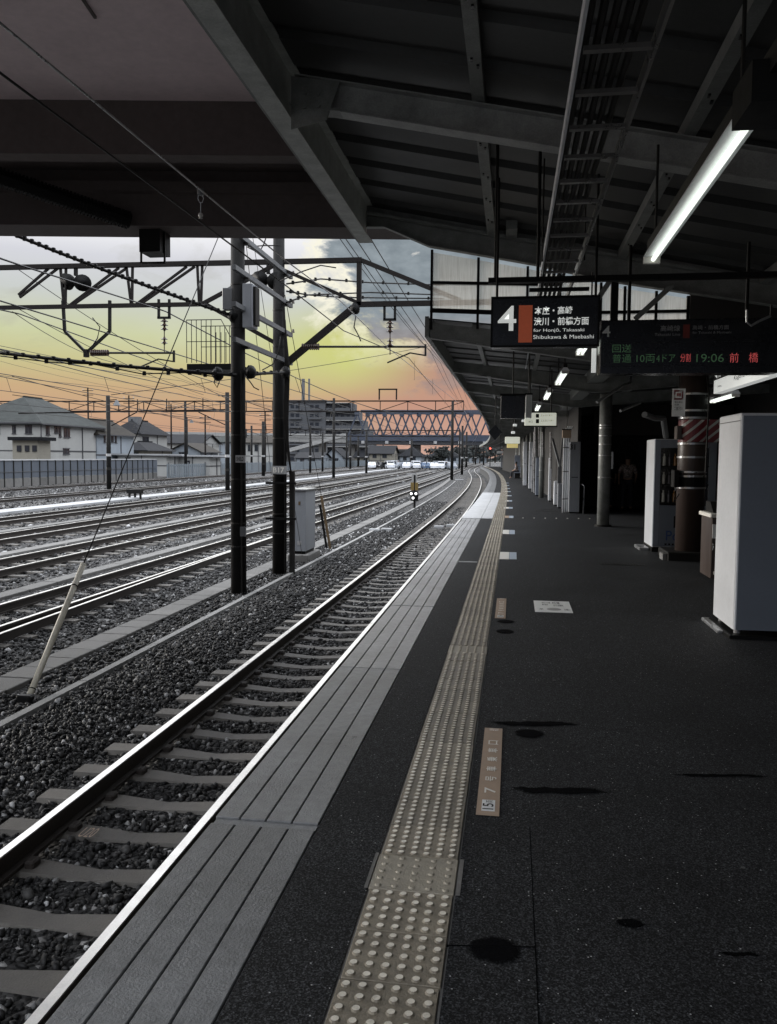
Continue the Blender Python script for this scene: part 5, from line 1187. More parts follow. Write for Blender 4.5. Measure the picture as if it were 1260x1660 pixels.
# ================================================================== LOW CANOPY beyond
lo_c = thing('low_canopy', 'long low dark platform canopy curving away into the distance', 'canopy', (1, 13, 3.4))
def lz(x): return 3.64-.10*(x+1.28) if x < 1.6 else 3.35+.05*(x-1.6)
Yb = [12.5]
while Yb[-1] < 150: Yb.append(Yb[-1]+(5 if Yb[-1] < 60 else 8))
for i in range(len(Yb)-1):
    y0, y1 = Yb[i], Yb[i+1]; mb = MB()
    yy = y0; st_ = .8 if y0 < 60 else 2.
    while yy < y1-.01:
        for (ya, yb, za, zb_) in ((0,.7,0,0),(.7,.76,0,.07),(.76,.94,.07,.07),(.94,1.,.07,0)):
            pa, pb = yy+ya*st_, min(yy+yb*st_, y1)
            for (xa, xb) in ((-1.28,1.6),(1.6,6.5)):
                mb.add([P(xa,pa,lz(xa)+za-.02),P(xb,pa,lz(xb)+za-.02),P(xb,pb,lz(xb)+zb_-.02),P(xa,pb,lz(xa)+zb_-.02),P(xa,pa,lz(xa)+za),P(xb,pa,lz(xb)+za),P(xb,pb,lz(xb)+zb_),P(xa,pb,lz(xa)+zb_)], [(0,3,2,1),(4,5,6,7)])
        yy += st_
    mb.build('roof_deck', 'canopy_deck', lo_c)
    mb = MB(); mb.bar(P(-1.30,y0+.01,3.52), P(-1.30,y1,3.52), .06, .30); mb.build('fascia', 'canopy_paint', lo_c)
    for x in (-.6,.4,2.9,4.4): MB().bar(P(x,y0+.1,lz(x)-.06), P(x,y1-.05,lz(x)-.06), .07, .09).build('purlin', 'canopy_paint', lo_c)
    MB().bar(P(1.6,y0,3.22), P(1.6,y1,3.22), .3, .22).build('gutter_beam', 'canopy_paint', lo_c)
    if y0 < 75:
        gp = [(-1.26,3.36),(-.9,3.33),(1.5,2.92),(1.7,2.92),(6.4,3.3),(6.4,3.52),(1.6,3.24),(-1.26,3.58)]
        c_ = cv(y0); MB().prism([(x+c_,z) for x, z in gp], y0+.05, y0+.07).build('girder', 'canopy_paint', lo_c)
        MB().bar((-1.26+c_,y0+.06,3.355),(1.6+c_,y0+.06,2.925),.14,.014).build('girder_flange', 'canopy_paint', lo_c); MB().bar((1.6+c_,y0+.06,2.925),(6.4+c_,y0+.06,3.30),.14,.014).build('girder_flange', 'canopy_paint', lo_c)
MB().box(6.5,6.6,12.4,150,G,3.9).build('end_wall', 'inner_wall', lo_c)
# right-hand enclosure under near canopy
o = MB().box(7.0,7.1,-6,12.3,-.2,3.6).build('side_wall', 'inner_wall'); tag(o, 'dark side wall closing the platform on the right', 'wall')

# ================================================================== STATION FURNITURE OVERHEAD
# cable ladder
t = thing('cable_ladder', 'long steel cable ladder hanging under the canopy', 'cable ladder', (.45, 6, 3.5))
yL = 21
for x0_, x1_ in ((.28,.22),(.62,.58)):
    MB().bar((x0_,-1,3.5),(x1_,yL,3.5),.016,.085).build('side_rail', 'white_panel' if x0_ < .5 else 'ladder_steel', t)  # left rail coloured white, its gleam is put into the colour
src = None
for i in range(52):
    y = .8+i*.47
    if y > yL: break
    if src is None: src = MB().bar((-.155,0,0),(.155,0,0),.04,.022,(0,0,1)).build('rung', 'ladder_steel'); src.parent = t; src.location = Vector((.43,y,3.475))-LOC[t.name]
    else: inst(src, t, (.45-.002*y,y,3.475))
mb = MB()
for q in range(5): mb.tube([(.30+.06*q,-1,3.515),(.29+.05*q,8,3.52),(.28+.06*q,yL,3.515)], .018, 6)
mb.build('cable', 'wire', t)
for y in (3.5,8.2,14,20): 
    for x in (.24,.63): MB().tube([(x,y,3.45),(x,y,4.4 if y < 12 else 3.6)], .008, 6).build('hanger_rod', 'dark_steel', t)
# fluorescent lamps
def lampf(x, y0, y1, z, lbl, w_=.09, tubes=(-.028, .028)):
    t = thing('fluorescent_lamp', lbl, 'lamp', (x, (y0+y1)/2, z), 'fluorescent lamps under the canopy')
    mb = MB().add([(x-w_/2-.02,y0,z+.0),(x+w_/2+.02,y0,z+.0),(x+.03,y0,z+.05),(x-.03,y0,z+.05),(x-w_/2-.02,y1,z+.0),(x+w_/2+.02,y1,z+.0),(x+.03,y1,z+.05),(x-.03,y1,z+.05)],
                  [(0,1,2,3),(7,6,5,4),(0,4,5,1),(1,5,6,2),(2,6,7,3),(3,7,4,0)]); mb.build('reflector', 'white_panel', t)
    MB().box(x-.03,x+.03,y0,y1,z+.051,z+.11).build('housing', 'dark_steel', t)
    for s_ in tubes: MB().tube([(x+s_,y0+.05,z-.022),(x+s_,y1-.04,z-.022)], .0145, 10).build('tube', 'tube', t, True)
    for yy in (y0, y1-.03): MB().box(x-.055,x+.055,yy,yy+.035,z-.045,z-.001).build('end_cap', 'insulator', t)
    for yy in (y0+.15, y1-.15): MB().tube([(x,yy,z+.11),(x,yy,z+.7)], .009, 6).build('hanger', 'dark_steel', t)
lampf(.915, 3.62, 6.05, 2.97, 'long nearest fluorescent lamp glowing at upper right', .075, (.006,))
lampf(.84, 9.6, 11.3, 2.97, 'second glowing lamp just below the number four sign')
lampf(.78, 13.4, 15.6, 2.95, 'third glowing lamp, above the white direction sign'); lampf(.70, 17, 19.2, 2.93, 'fourth glowing lamp in the row'); lampf(.62, 21, 23.6, 2.92, 'smallest glowing lamp at the end of the row')
t = thing('lamp_rail', 'dark box rail carrying the nearest lamp', 'lamp rail', (.97, 3, 3.1)); MB().box(.90,1.02,.5,3.6,3.0,3.09).build('rail', 'dark_steel', t); MB().box(.84,1.06,3.32,3.6,2.9,3.05).build('end_box', 'black_steel', t)
q = atY(1222,612+28,13); lampf(3.2, 12.9, 14.4, 2.55, 'glowing lamp at the right edge behind the station name sign')
# hanging bar
t = thing('hanging_bar', 'dark horizontal bar hanging across the platform above the signs', 'bar', (.6, 8.3, 3.4))
a = atY(792,455,8.3); MB().box(a.x,2.8,8.25,8.33,a.z-.03,a.z+.02).build('bar', 'black_steel', t)
a2 = atY(858,471,8.1); MB().box(a2.x,a2.x+.55,8.05,8.10,a2.z-.015,a2.z+.015).build('lower_bar', 'black_steel', t)
for px in (806,875,): q = atY(px,300,8.3); MB().tube([(q.x,8.3,a.z),(q.x,8.3,4.6)], .016, 6).build('rod', 'black_steel', t)
# main sign
SY = 8.0
t = thing('platform_sign', 'hanging black sign with large number 4 and orange bar', 'sign', (.28, SY, 3.1))
a, b_ = atY(798,482,SY), atY(970,561,SY)
MB().bev(a.x,b_.x,SY,SY+.16,b_.z,a.z,.008).build('case', 'sign_black', t)
mb = MB(); mb.box(a.x-.008,b_.x+.008,SY-.012,SY-.001,a.z-.016,a.z+.004); mb.box(a.x-.008,b_.x+.008,SY-.012,SY-.001,b_.z-.004,b_.z+.016); mb.box(a.x-.008,a.x+.010,SY-.012,SY-.001,b_.z+.017,a.z-.017); mb.box(b_.x-.010,b_.x+.008,SY-.012,SY-.001,b_.z+.017,a.z-.017); mb.build('frame', 'black_steel', t)
for px in (806,966): q = atY(px,480,SY+.08); MB().tube([(q.x,SY+.08,a.z),(q.x,SY+.08,4.2)], .012, 8).build('hanger', 'black_steel', t)
p, q = atY(841.5,495,SY), atY(862.5,555,SY); MB().box(p.x,q.x,SY-.004,SY-.001,q.z,p.z).build('orange_bar', 'orange_bar', t)
text('lettering', '4', (807,495.5,837.6,536.5), SY, 'sign_white', t, bold=.012)
text('lettering', '本庄・高崎', (866.8,496,928.5,510.5), SY, 'sign_white', t, bold=.018)
text('lettering', '渋川・前橋方面', (865.6,513,955,527.8), SY, 'sign_white', t, bold=.018)
text('lettering', 'for Honjō, Takasaki', (865,531.5,947.5,539.5), SY, 'sign_white', t, bold=.0)
text('lettering', 'Shibukawa & Maebashi', (864.7,542,963,549.5), SY, 'sign_white', t, bold=.0)
# departure board
DY = 10.0
t = thing('departure_board', 'wide black departure board with green and red LED lettering', 'departure board', (1.9, DY, 2.6))
a, b_ = atY(974,519,DY), atY(1262,604,DY)
MB().bev(a.x,b_.x,DY,DY+.3,b_.z,a.z,.01).build('case', 'sign_black', t)
a1, b1 = atY(983,556,DY), atY(1256,590,DY); mb = MB(); mb.box(a1.x-.03,b1.x+.03,DY-.03,DY-.001,a1.z,a1.z+.015); mb.box(a1.x-.03,b1.x+.03,DY-.03,DY-.001,b1.z-.015,b1.z); mb.box(a1.x-.03,a1.x-.012,DY-.03,DY-.001,b1.z+.001,a1.z-.001); mb.build('bezel', 'sign_black', t)
for bd, r, m_ in [('回送',(993,558,1024,571.5),'led_green'),('普通',(993,574,1023.5,588),'led_green'),('10両',(1032,574,1062,588),'led_green'),('4ドア',(1064,574,1095,587),'led_green'),('分割',(1103,573,1120,586.5),'led_red'),('19:06',(1129,573.5,1174,587),'led_green'),('前',(1183,572,1198,587.5),'led_red'),('橋',(1214,571.5,1229.5,587.5),'led_red')]:
    text('led_text', bd, r, DY, m_, t, bold=-.004)
text('lettering', '4', (976.5,528,990,546), DY, 'sticker_white', t, bold=.01); text('lettering', '高崎線', (1071,527,1103,537), DY, 'sign_dim', t, bold=.01); text('lettering', 'Takasaki Line', (1061.5,539.5,1103,544.5), DY, 'sign_dim', t)
text('lettering', '高崎・前橋方面', (1123,526.5,1182,534.5), DY, 'sign_dim', t); text('lettering', 'for Takasaki & Maebashi', (1123,536.5,1186,541), DY, 'sign_dim', t)
p, q = atY(1108,526,DY), atY(1118,548,DY); MB().box(p.x,q.x,DY-.004,DY-.001,q.z,p.z).build('red_bar', 'red_bar', t)
for px in (963,): 
    p, q = atY(960,556,DY-.1), atY(966,604,DY-.1); MB().box(p.x,q.x,DY-.12,DY-.08,q.z,p.z).build('end_light', 'lit_white', t)
for x in (1.3,2.6): MB().tube([(x,DY+.15,a.z),(x,DY+.15,4.05)], .02, 8).build('hanger', 'black_steel', t)
# station name sign, set along the platform
KX = 2.9; kf, kn = atX(1157,636,KX), atX(1250,612,KX); zb_ = (kf.z+kn.z)/2; zt_ = zb_+.42
t = thing('station_name_sign', 'lit white station name sign reading Kagohara at right', 'sign', (KX, (kf.y+kn.y)/2, zb_))
MB().bev(KX,KX+.12,kn.y,kf.y,zb_,zt_,.01).build('case', 'lit_white', t)
MB().box(KX-.004,KX-.001,kn.y+.02,kf.y-.02,zb_+.19,zt_-.12).build('green_band', 'print_black', t)
L_ = kf.y-kn.y; fk = lambda u,v,d: (KX-.008, kf.y-u, v)
text_m('lettering', 'Kagohara', (L_*.42,zb_+.075,L_*.66,zb_+.15), fk, 'print_black', t, .0, 0); text_m('lettering', 'Fukaya', (L_*.10,zb_+.06,L_*.18,zb_+.10), fk, 'print_black', t, 0, 0)
text_m('lettering', 'Kumagaya', (L_*.84,zb_+.12,L_*.96,zb_+.16), fk, 'print_black', t, 0, 0); text_m('lettering', '◀18', (L_*.03,zb_+.2,L_*.16,zb_+.32), fk, 'sign_white', t, 0, 0)
for y in (kn.y+.3, kf.y-.3): MB().tube([(KX+.06,y,zt_),(KX+.06,y,3.4)], .015, 6).build('hanger', 'dark_steel', t)
# direction sign
EY = 16.5; t = thing('direction_sign', 'lit cream direction sign with elevator and escalator pictograms', 'sign', (.5, EY, 2.4)); a, b_ = atY(851,669,EY), atY(902,690,EY)
MB().bev(a.x,b_.x,EY,EY+.18,b_.z,a.z,.01).build('case', 'lit_cream', t)
for bd, r in [('エレベーター',(877,671.5,896,675)),('エスカレーター',(877,680,898,683.5)),('出口',(857,681.5,864,685)),('↑',(859,674,861.5,680))]: text('lettering', bd, r, EY, 'print_black', t)
for (x0p,y0p,x1p,y1p) in ((869,671,874,677),(869,679.5,874,686)): p, q = atY(x0p,y0p,EY), atY(x1p,y1p,EY); MB().box(p.x,q.x,EY-.004,EY-.001,q.z,p.z).build('pictogram', 'print_black', t)
for x in (a.x+.1,b_.x-.1): MB().tube([(x,EY+.09,a.z),(x,EY+.09,3.3)], .012, 6).build('hanger', 'dark_steel', t)
mb = MB(); mb.box(a.x-.02,b_.x+.02,EY-.01,EY+.19,a.z+.001,a.z+.02); mb.box(a.x-.02,b_.x+.02,EY-.01,EY+.19,b_.z-.02,b_.z-.001); mb.build('frame', 'black_steel', t)
def signbox(px0, py0, px1, py1, Yd, material, lbl, dep=.2, name='hanging_sign', cat='sign', frame=True):
    a, b_ = atY(px0,py0,Yd), atY(px1,py1,Yd); t = thing(name, lbl, cat, ((a.x+b_.x)/2, Yd, b_.z))
    MB().bev(a.x,b_.x,Yd,Yd+dep,b_.z,a.z,.008).build('case', material, t)
    if frame: MB().box(a.x-.01,b_.x+.01,Yd+.01,Yd+dep-.01,a.z+.001,a.z+.03).build('frame', 'black_steel', t)
    MB().tube([((a.x+b_.x)/2,Yd+dep/2,a.z+.02),((a.x+b_.x)/2,Yd+dep/2,max(a.z+.1,3.35))], .012, 6).build('hanger', 'dark_steel', t); return t
signbox(812,641,851,678,13.6,'sign_black','black square monitor hanging under the low canopy',.25,'hanging_monitor','monitor')
t = signbox(852.5,640,862,677,13.9,'sticker_white','tall thin lit side panel next to the black monitor',.1)
signbox(819,708,843,719,25,'lit_cream','small cream lit sign far along the platform, upper one'); signbox(822,719.5,840,726,25.2,'lit_yellow','small yellow lit sign directly under the cream one')
signbox(806,731,816,735,34,'sign_dim','tiny brownish hanging sign far along the platform')
t = thing('diamond_sign', 'black diamond-shaped board hanging near the canopy edge', 'sign', atY(803,701,24)); q = atY(803,701,24)
MB().bar((q.x-.01,24,q.z-.01),(q.x+.01,24.0,q.z+.01),.01,.01).build('pin', 'dark_steel', t)
vs = [(q.x+dx_,24+dy_,q.z+dz_) for dy_ in (0,.08) for dx_, dz_ in ((-.2,0),(0,-.22),(.2,0),(0,.22))]; MB().add(vs, [(0,1,2,3),(7,6,5,4),(0,4,5,1),(1,5,6,2),(2,6,7,3),(3,7,4,0)]).build('board', 'sign_black', t)
MB().tube([(q.x,24.04,q.z+.2),(q.x,24.04,3.4)], .015, 6).build('hanger', 'dark_steel', t)
for i, (px, py) in enumerate(((835,689),(832,701),(849,682))):
    q = atY(px,py,22); t = thing('small_globe_lamp', 'tiny glowing lamp on a bracket, %s' % ['left of the direction sign','just above the small cream sign','under the black monitor'][i], 'lamp', q, 'tiny lamps along the platform'); MB().bev(q.x-.05,q.x+.05,21.95,22.05,q.z-.03,q.z+.03,.015).build('bulb', 'lit_white', t); MB().tube([(q.x,22,q.z+.03),(q.x+.08,22,q.z+.5)], .012, 6).build('bracket', 'dark_steel', t)
# first two pipes stand in for the glossy edges of unlit lamps
for i, (pts, lb) in enumerate(([((968,652),(1012,624),(1022,620),(1024,598)), 'bent metal pipe standing in for a glossy lamp edge above the round column'], [((1006,666),(1038,653)), 'short metal pipe standing in for a glossy lamp edge right of the round column'], [((1045,672),(1062,678),(1076,678),(1080,708)), 'bent grey pipe above the second vending machine'])):
    pp = [atY(*q, 16+j*.4-(i==2)*2) for j, q in enumerate(pts)]; t = thing('conduit', lb, 'conduit', pp[0]); MB().tube(pp, .028 if i < 2 else .05, 8).build('pipe', 'galvanised' if i < 2 else 'grey_steel', t)
# dark hoop lamp at top right
t = thing('hanging_pipe_frame', 'white bent pipe frame at the right edge near the glazing', 'pipe frame', atY(1215,515,9)); pp = [atY(*q,9) for q in ((1211,502),(1211,522),(1218,528),(1232,520),(1250,512))]; MB().tube(pp, .012, 8).build('pipe', 'galvanised', t)
# wire along roof
for a, b_, lb in (((560,60),(868,440),'x'),):
    pass

# ================================================================== COLUMNS, MACHINES
def column(x, y, r, zt_, material, lbl, bands=(), name='canopy_column', grp=None):
    t = thing(name, lbl, 'column', (x, y, 0), grp); MB().tube([(x,y,-.02),(x,y,zt_)], r, 28).build('shaft', material, t, True)
    for z in bands: MB().ring((x,y,z), r+.007, .022, 28).build('strap', 'galvanised', t)
    return t
t = column(2.12, 20.15, .142, 3.1, 'canopy_paint', 'round grey steel column standing alone on the platform', (1.15,1.66,1.92,2.12,2.3,2.36))
MB().ring((2.12,20.15,.02), .2, .04, 24).build('base_plate', 'dark_steel', t); MB().box(2.28,2.31,20.1,20.2,1.35,1.75).build('side_bar', 'galvanised', t)
t = column(2.82, 13.95, .215, 3.35, 'brown_column', 'thick brown column wrapped with straps and a striped band', ())
def cz(py): return atY(1112,py,13.75).z
for py in (638,665,677,719,741,765,772,791): MB().ring((2.82,13.95,cz(py)), .226, .03, 28).build('strap', 'galvanised', t)
MB().ring((2.82,13.95,(cz(680)+cz(716))/2), .219, cz(680)-cz(716), 28).build('striped_wrap', 'stripes', t)
MB().ring((2.82,13.95,(cz(636)+cz(678))/2), .221, cz(640)-cz(676), 28).build('black_wrap', 'black_steel', t); MB().ring((2.82,13.95,(cz(772)+cz(791))/2), .222, cz(773)-cz(790), 28).build('black_wrap', 'black_steel', t)
MB().bev(2.52,2.60,13.75,14.0,cz(790),cz(762),.01).build('junction_box', 'black_steel', t); MB().tube([(2.56,13.8,cz(790)),(2.53,13.75,cz(815)),(2.6,13.72,cz(800))], .012, 6).build('cable', 'wire', t)
MB().bev(2.55,2.63,13.8,14.0,cz(712),cz(690),.01).build('meter_box', 'brown_column', t)
MB().tube([(2.9,13.7,3.2),(3.0,13.7,2.6),(2.98,13.68,cz(765))], .014, 6).build('cable', 'wire', t)
MB().bev(2.42,3.2,13.55,14.4,-.01,.13,.02).build('plinth', 'dark_steel', t); MB().box(2.36,2.415,13.6,13.9,.0,.1).build('worn_corner', 'concrete_pale', t)
o = MB().box(3.02,3.4,14.5,14.53,atY(1155,717,14.5).z,atY(1155,680,14.5).z).build('striped_panel', 'stripes'); tag(o, 'red and white diagonally striped panel behind the brown column', 'striped panel')
t = thing('warning_notice', 'white hanging warning notice with red striped border', 'notice', (2.5,13,2.3)); a, b_ = atY(1091,630,13.2), atY(1110.5,675,13.2)
MB().box(a.x,b_.x,13.2,13.215,b_.z,a.z).build('board', 'sticker_white', t)
p, q = atY(1093.5,632,13.19), atY(1108,648,13.19); MB().box(p.x,q.x,13.19,13.198,q.z,p.z).build('striped_square', 'stripes', t)
p, q = atY(1096,635,13.17), atY(1105.5,645,13.17); MB().box(p.x,q.x,13.178,13.188,q.z,p.z).build('symbol_ground', 'sticker_white', t)
text('lettering', '禁煙', (1097,637,1104.5,643), 13.175, 'print_red', t, bold=.02)
for bd, r in (('駆込禁止',(1094,650,1107,653.5)),('危険',(1094,654.5,1101,657.5)),('ご注意下さい',(1093.5,659,1107,665))): text('lettering', bd, r, 13.195, 'print_black', t)
MB().tube([((a.x+b_.x)/2,13.21,a.z),((a.x+b_.x)/2,13.21,3.3)], .008, 6).build('hanger', 'dark_steel', t)

# near vending machine (side and back seen)
t = thing('vending_machine', 'large white vending machine cabinet seen from its plain side at right', 'vending machine', (2.4, 8.1, 0), 'vending machines on the platform')
MB().bev(1.97,2.95,7.76,8.52,.075,2.0,.012).build('side_body', 'white_panel', t)
MB().bev(1.985,2.96,7.735,7.757,.08,1.975,.004).build('back_panel', 'white_panel_shade', t)
MB().box(1.962,1.9695,7.76,8.52,1.93,1.936).build('top_seam', 'grey_steel', t)
MB().bev(1.93,2.96,7.72,8.56,-.0,.03,.006).build('base_tray', 'black_steel', t); 
for y in (7.86,8.42): MB().tube([(2.03,y,.03),(2.03,y,.075)], .03, 10).build('foot', 'galvanised', t)
MB().bev(1.88,1.96,7.95,8.6,.0,.028,.008).build('anchor_bar', 'galvanised', t)
# second vending machine with display window facing us
t = thing('vending_machine', 'white drinks vending machine with lit display window behind the brown column', 'vending machine', (2.9, 15.2, 0), 'vending machines on the platform')
MB().bev(2.39,3.4,14.86,15.72,.08,1.93,.012).build('body', 'white_panel', t)
x0, x1 = 2.39, 3.4; yf = 14.80
MB().bev(x0,x0+.10,yf,14.858,.1,1.92,.006).build('door_stile', 'blue_cabinet', t); MB().bev(x1-.12,x1,yf,14.858,.1,1.92,.006).build('door_stile', 'blue_cabinet', t)
MB().bev(x0+.1,x1-.12,yf,14.858,1.78,1.92,.006).build('door_head', 'blue_cabinet', t); MB().bev(x0+.1,x1-.12,yf,14.858,.1,.80,.006).build('door_bottom', 'white_panel_shade', t)
MB().box(x0+.1,x1-.12,14.852,14.857,.8,1.78).build('display_back', 'sign_black', t)
for r_ in range(3):
    MB().box(x0+.1,x1-.12,14.80,14.85,.84+r_*.31,.855+r_*.31).build('shelf', 'dark_steel', t)
    for q in range(8):
        xx = x0+.16+q*.09; MB().tube([(xx,14.83,.857+r_*.31),(xx,14.83,1.0+r_*.31),(xx,14.83,1.03+r_*.31),(xx,14.83,1.06+r_*.31)], [.026,.026,.012,.012], 8).build('bottle', ('bottle_a','bottle_b','bottle_c')[(q*7+r_*3)%3], t)
MB().box(x0+.34,x0+.8,yf-.012,yf-.001,.42,.62).build('delivery_port', 'black_steel', t)
q = [atY(1068,865,yf), atY(1096,880,yf)]; text_m('lettering', 'Pouf.M', (x0+.22,.20,x0+.82,.37), lambda u,v,d:(u,yf-.006,v), 'print_blue', t, .0, 0)
for q in range(12): MB().box(x0+.2+q*.06,x0+.235+q*.06,yf-.006,yf-.001,.12,.15).build('vent_slot', 'black_steel', t)
MB().box(2.38,3.4,14.79,15.74,.0,.078).build('base', 'black_steel', t); MB().bev(2.2,2.37,15.0,15.6,0,.05,.01).build('anchor_plate', 'galvanised', t)
# recycling bin
t = thing('recycling_bin', 'brown steel recycling bin with a pale lid between column and vending machine', 'bin', (2.8, 11.6, 0))
zt_ = atY(1140,832,11.35).z; MB().bev(2.56,3.15,11.3,11.9,.05,zt_-.05,.01).build('body', 'brown_column', t); MB().bev(2.53,3.18,11.26,11.94,zt_-.048,zt_,.012).build('lid', 'print_white', t)
MB().box(2.57,2.7,11.288,11.298,zt_-.32,zt_-.14).build('label_sheet', 'sticker_white', t); MB().box(2.60,3.1,11.285,11.298,.1,.14).build('kick_strip', 'print_white', t)
MB().tube([(2.58,11.28,.42),(2.58,11.26,.46),(2.58,11.28,.5)], .008, 6).build('latch', 'galvanised', t)
MB().add([(2.6,11.4,zt_+.001),(3.1,11.4,zt_+.001),(3.1,11.85,zt_+.001),(2.6,11.85,zt_+.001),(2.6,11.6,zt_+.14),(3.1,11.6,zt_+.14),(3.1,11.85,zt_+.14),(2.6,11.85,zt_+.14)], [(0,1,5,4),(4,5,6,7),(1,2,6,5),(3,0,4,7),(2,3,7,6)]).build('hood', 'black_steel', t)

# ================================================================== PLATFORM BUILDING ROW beyond
bt = thing('platform_building', 'dark platform building with white pilasters along the right side', 'building', (2.5, 25, 0))
def wallseg(x0, y0, x1, y1, z0, z1, m_, nm, th=.08): MB().bar((x0,y0,(z0+z1)/2),(x1,y1,(z0+z1)/2),th,z1-z0).build(nm, m_, bt)
w0 = [(1.9,25.1),(1.62,30),(1.55,36),(1.35,42),(1.2,50),(.75,66),(.2,84),(-1.3,110)]
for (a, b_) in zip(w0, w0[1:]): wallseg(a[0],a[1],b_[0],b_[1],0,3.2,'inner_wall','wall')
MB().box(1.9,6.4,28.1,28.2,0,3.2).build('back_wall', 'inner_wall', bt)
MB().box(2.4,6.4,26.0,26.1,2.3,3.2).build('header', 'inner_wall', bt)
def upright(px, pyb, w_, d_, pyt, material, lbl, name='cabinet', cat='cabinet', grp='cabinets along the platform building', feet=True, extra=None):
    c = atZ(px, pyb); zt_ = atY(px, pyt, c.y).z; t = thing(name, lbl, cat, (c.x, c.y, 0), grp)
    MB().bev(c.x,c.x+w_,c.y,c.y+d_,.04 if feet else 0,zt_,.008).build('body', material, t)
    if feet: MB().box(c.x+.02,c.x+w_-.02,c.y+.02,c.y+d_-.02,0,.038).build('base', 'black_steel', t)
    MB().box(c.x+.06,c.x+w_-.06,c.y-.006,c.y-.001,zt_*.5,zt_*.5+.02).build('door_seam', 'dark_steel', t); return t
t = upright(922,832,.30,.7,716,'grey_cabinet','narrow grey cabinet with a black figure sign at the building corner')
text_m('lettering', '31', (atY(924,720,24.6).x,atY(924,729,24.6).z,atY(933,720,24.6).x,atY(924,720,24.6).z), lambda u,v,d:(u,24.55,v), 'print_black', t, .03, 0)
for i, px in enumerate((913,916.5,920)):
    c = atZ(px, 831-i*.3); zt_ = atY(px,700,c.y).z; t = thing('drain_pipe', '%s of three white vertical pipes at the building corner' % ['left','middle','right'][i], 'pipe', c, 'white vertical pipes at the corner'); MB().tube([(c.x,c.y,0),(c.x,c.y,zt_),(c.x+.1,c.y,zt_+.15)], .035, 10).build('pipe', 'white_panel', t, True)
    for z in (.4,1.2,1.9): MB().ring((c.x,c.y,z), .042, .03, 10).build('clip', 'grey_steel', t)
upright(912,712,.25,.2,697,'lit_cream','x') if False else None
signbox(912,697,926,710,23.8,'sticker_brown','small cream notice board at the building corner top',.08)
t = thing('handrail', 'short bent steel handrail post in front of the dark doorway', 'handrail', (2.0,24.8,0)); c = atZ(946,833); h_ = atY(946,788,c.y).z; MB().tube([(c.x,c.y,0),(c.x,c.y,h_),(c.x-.04,c.y+.2,h_+.05),(c.x-.04,c.y+1.2,h_+.02)], .022, 8).build('tube', 'galvanised', t, True)
upright(868,804,.34,.5,742,'blue_cabinet','tall blue-grey cabinet with silver edge strips'); upright(857,793,.22,.6,716,'white_panel','tall bright white door panel past the blue-grey cabinet'); upright(848,788,.2,.9,716,'white_panel','second tall white panel, farther along')
upright(834,775,.45,.6,738,'blue_cabinet','low blue-grey box farthest along the building'); upright(898,820,.16,.4,780,'white_panel','short white stand by the diagonal strut'); upright(904,824,.14,.3,784,'grey_cabinet','short grey stand next to the corner pipes')
upright(889,813,.1,.3,742,'white_panel','narrow white post panel beside the dark recess'); upright(862,799,.12,.3,726,'galvanised','thin silver strip panel left of the blue-grey cabinet'); upright(822,764,.5,1,735,'grey_cabinet','far grey panel in shade near the platform end'); upright(812,759,.6,2,738,'grey_cabinet','farthest pale panel near the vanishing point')
t = thing('diagonal_strut', 'pale diagonal steel strut rising beside the building', 'strut', atY(908,757,28)); MB().bar(atY(908,757,28),atY(896,712,29),.07,.07).build('strut', 'grey_steel', t); MB().bar(atY(908,757,28),atY(914,700,28),.05,.05).build('strut', 'grey_steel', t); MB().bar(atY(908,757,28),atY(906,818,28),.12,.06).build('post', 'grey_steel', t)
for i, (px, pyt, pyb, Yd) in enumerate(((868,692,740,30),(874,692,740,30),(880,700,740,31),(866,700,799,33),(893,700,760,28))):
    a, b_ = atY(px,pyt,Yd), atY(px,pyb,Yd); t = thing('upright_pipe', 'grey upright pipe above the cabinets, %s from left' % ordn[i], 'pipe', b_, 'upright pipes above the cabinets'); MB().tube([a,b_], .03, 8).build('pipe', 'galvanised', t)
for i, y in enumerate((34, 41, 48, 55, 62, 70, 78)):
    q = P(1.15, y); column(q.x, y, .1, 3.1, 'canopy_paint', 'slim canopy column, %s beyond the lone round one' % ordn[i], (1.1,2.0), grp='slim canopy columns down the platform')

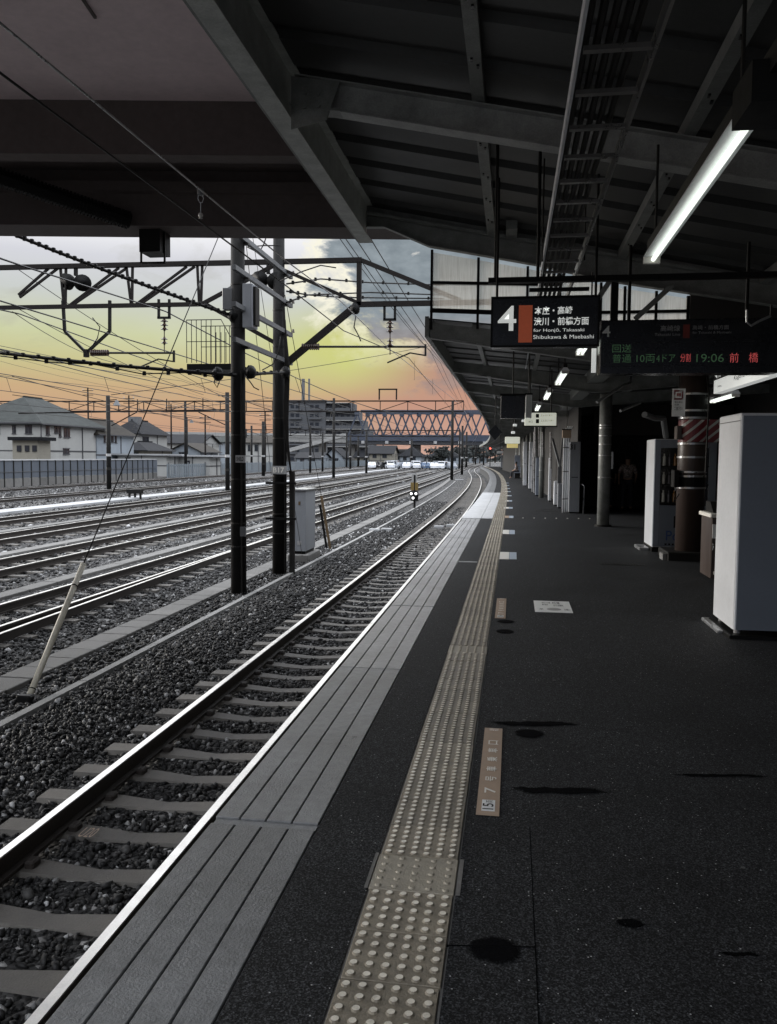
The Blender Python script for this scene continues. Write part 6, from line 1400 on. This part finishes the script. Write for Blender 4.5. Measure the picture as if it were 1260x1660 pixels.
# ================================================================== PEOPLE
def person(lbl, x, y, h, shirt, seated=False, rz=0., z0=0.):
    t = thing('person', lbl, 'person', (x, y, z0), None)
    s_ = h/1.7
    if not seated:
        J = {'hip':(0,0,.93),'chest':(0,.01,1.25),'neck':(0,0,1.43),'head0':(0,-.01,1.52),'head1':(0,-.02,1.66),
             'lh':(.1,0,.88),'lk':(.12,.02,.5),'la':(.12,-.02,.09),'lt':(.14,.14,.035),'rh':(-.1,0,.88),'rk':(-.12,.05,.5),'ra':(-.13,-.04,.09),'rt':(-.15,.12,.035),
             'ls':(.19,0,1.38),'le':(.26,-.04,1.12),'lw':(.24,.08,.90),'lf':(.23,.12,.82),'rs':(-.19,0,1.38),'re':(-.27,-.03,1.12),'rw':(-.25,.06,.88),'rf':(-.24,.09,.80)}
    else:
        J = {'hip':(0,0,.50),'chest':(0,.06,.80),'neck':(0,.10,.98),'head0':(0,.11,1.05),'head1':(0,.12,1.19),
             'lh':(.09,.02,.49),'lk':(.13,.45,.50),'la':(.13,.43,.09),'lt':(.14,.58,.035),'rh':(-.09,.02,.49),'rk':(-.13,.45,.50),'ra':(-.14,.46,.09),'rt':(-.15,.6,.035),
             'ls':(.18,.09,.93),'le':(.23,.16,.68),'lw':(.12,.36,.58),'lf':(.08,.42,.56),'rs':(-.18,.09,.93),'re':(-.23,.16,.68),'rw':(-.12,.36,.58),'rf':(-.08,.42,.56)}
    R_ = {'hip':.135,'chest':.15,'neck':.055,'head0':.085,'head1':.085,'lh':.09,'rh':.09,'lk':.058,'rk':.058,'la':.04,'ra':.04,'lt':.035,'rt':.035,'ls':.06,'rs':.06,'le':.042,'re':.042,'lw':.03,'rw':.03,'lf':.035,'rf':.035}
    def chain(name, js, es, m_, grow=0.):
        keys = js; me = bpy.data.meshes.new(name); me.from_pydata([tuple(Vector(J[k_])*s_) for k_ in keys], [(keys.index(a), keys.index(b2)) for a, b2 in es], [])
        o = bpy.data.objects.new(name, me); C.objects.link(o); o.parent = t
        mo = o.modifiers.new('skin', 'SKIN'); me.skin_vertices[0].data
        for i, k_ in enumerate(keys): r_ = (R_[k_]+grow)*s_; me.skin_vertices[0].data[i].radius = (r_, r_*.8 if k_ in ('chest','hip') else r_)
        me.skin_vertices[0].data[0].use_root = True; sub = o.modifiers.new('sub', 'SUBSURF'); sub.levels = 1; sub.render_levels = 2; me.materials.append(M[m_])
        bpy.context.view_layer.update(); m2 = bpy.data.meshes.new_from_object(o.evaluated_get(bpy.context.evaluated_depsgraph_get())); o.modifiers.clear(); o.data = m2; m2.name = name
        m2.polygons.foreach_set('use_smooth', [True]*len(m2.polygons)); return o
    full = list(J); E_ = [('hip','chest'),('chest','neck'),('neck','head0'),('head0','head1'),('hip','lh'),('lh','lk'),('lk','la'),('la','lt'),('hip','rh'),('rh','rk'),('rk','ra'),('ra','rt'),('chest','ls'),('ls','le'),('le','lw'),('lw','lf'),('chest','rs'),('rs','re'),('re','rw'),('rw','rf')]
    chain('body', full, E_, 'skin')
    chain('shirt', ['chest','hip','ls','le','rs','re'], [('hip','chest'),('chest','ls'),('ls','le'),('chest','rs'),('rs','re')], shirt, .022)
    chain('trousers', ['hip','lh','lk','la','rh','rk','ra'], [('hip','lh'),('lh','lk'),('lk','la'),('hip','rh'),('rh','rk'),('rk','ra')], 'trousers', .02)
    c = Vector(J['head1'])*s_; mb = MB(); mb.tube([c+Vector((0,-.01,-.06)), c+Vector((0,-.015,0)), c+Vector((0,-.01,.07)), c+Vector((0,0,.105))], [.085,.1,.088,.03], 14)
    LOC[t.name] = Vector((0,0,0)); mb.build('hair', 'hair', t, True); LOC[t.name] = Vector((x,y,z0))
    t.rotation_euler = (0,0,rz); return t
q = atZ(1018, 802); person('person in a patterned shirt standing with back turned in the dark concourse', 3.5, 26.6, 1.68, 'floral_shirt')
person('person in a pale shirt standing in the deep shade by the doorway', 3.0, 27.4, 1.65, 'trousers')
def bench(x, y, lbl):
    t = thing('bench', lbl, 'bench', (x, y, 0)); MB().bev(x-.25,x+.25,y-1.2,y+1.2,.42,.47,.01).build('seat', 'blue_cabinet', t); MB().bev(x+.2,x+.25,y-1.2,y+1.2,.5,.85,.01).build('backrest', 'blue_cabinet', t)
    for yy in (y-1,y+1): MB().box(x-.2,x+.2,yy-.03,yy+.03,0,.419).build('leg', 'dark_steel', t)
q = atZ(829, 768); bench(q.x+.5, 66, 'small platform bench far down by the building wall')
person('seated person in a light top on the far platform bench', q.x+.5, 65.3, 1.7, 'floral_shirt', True, math.radians(90)); person('second seated person in dark clothes on the far bench', q.x+.5, 66.4, 1.7, 'trousers', True, math.radians(90))
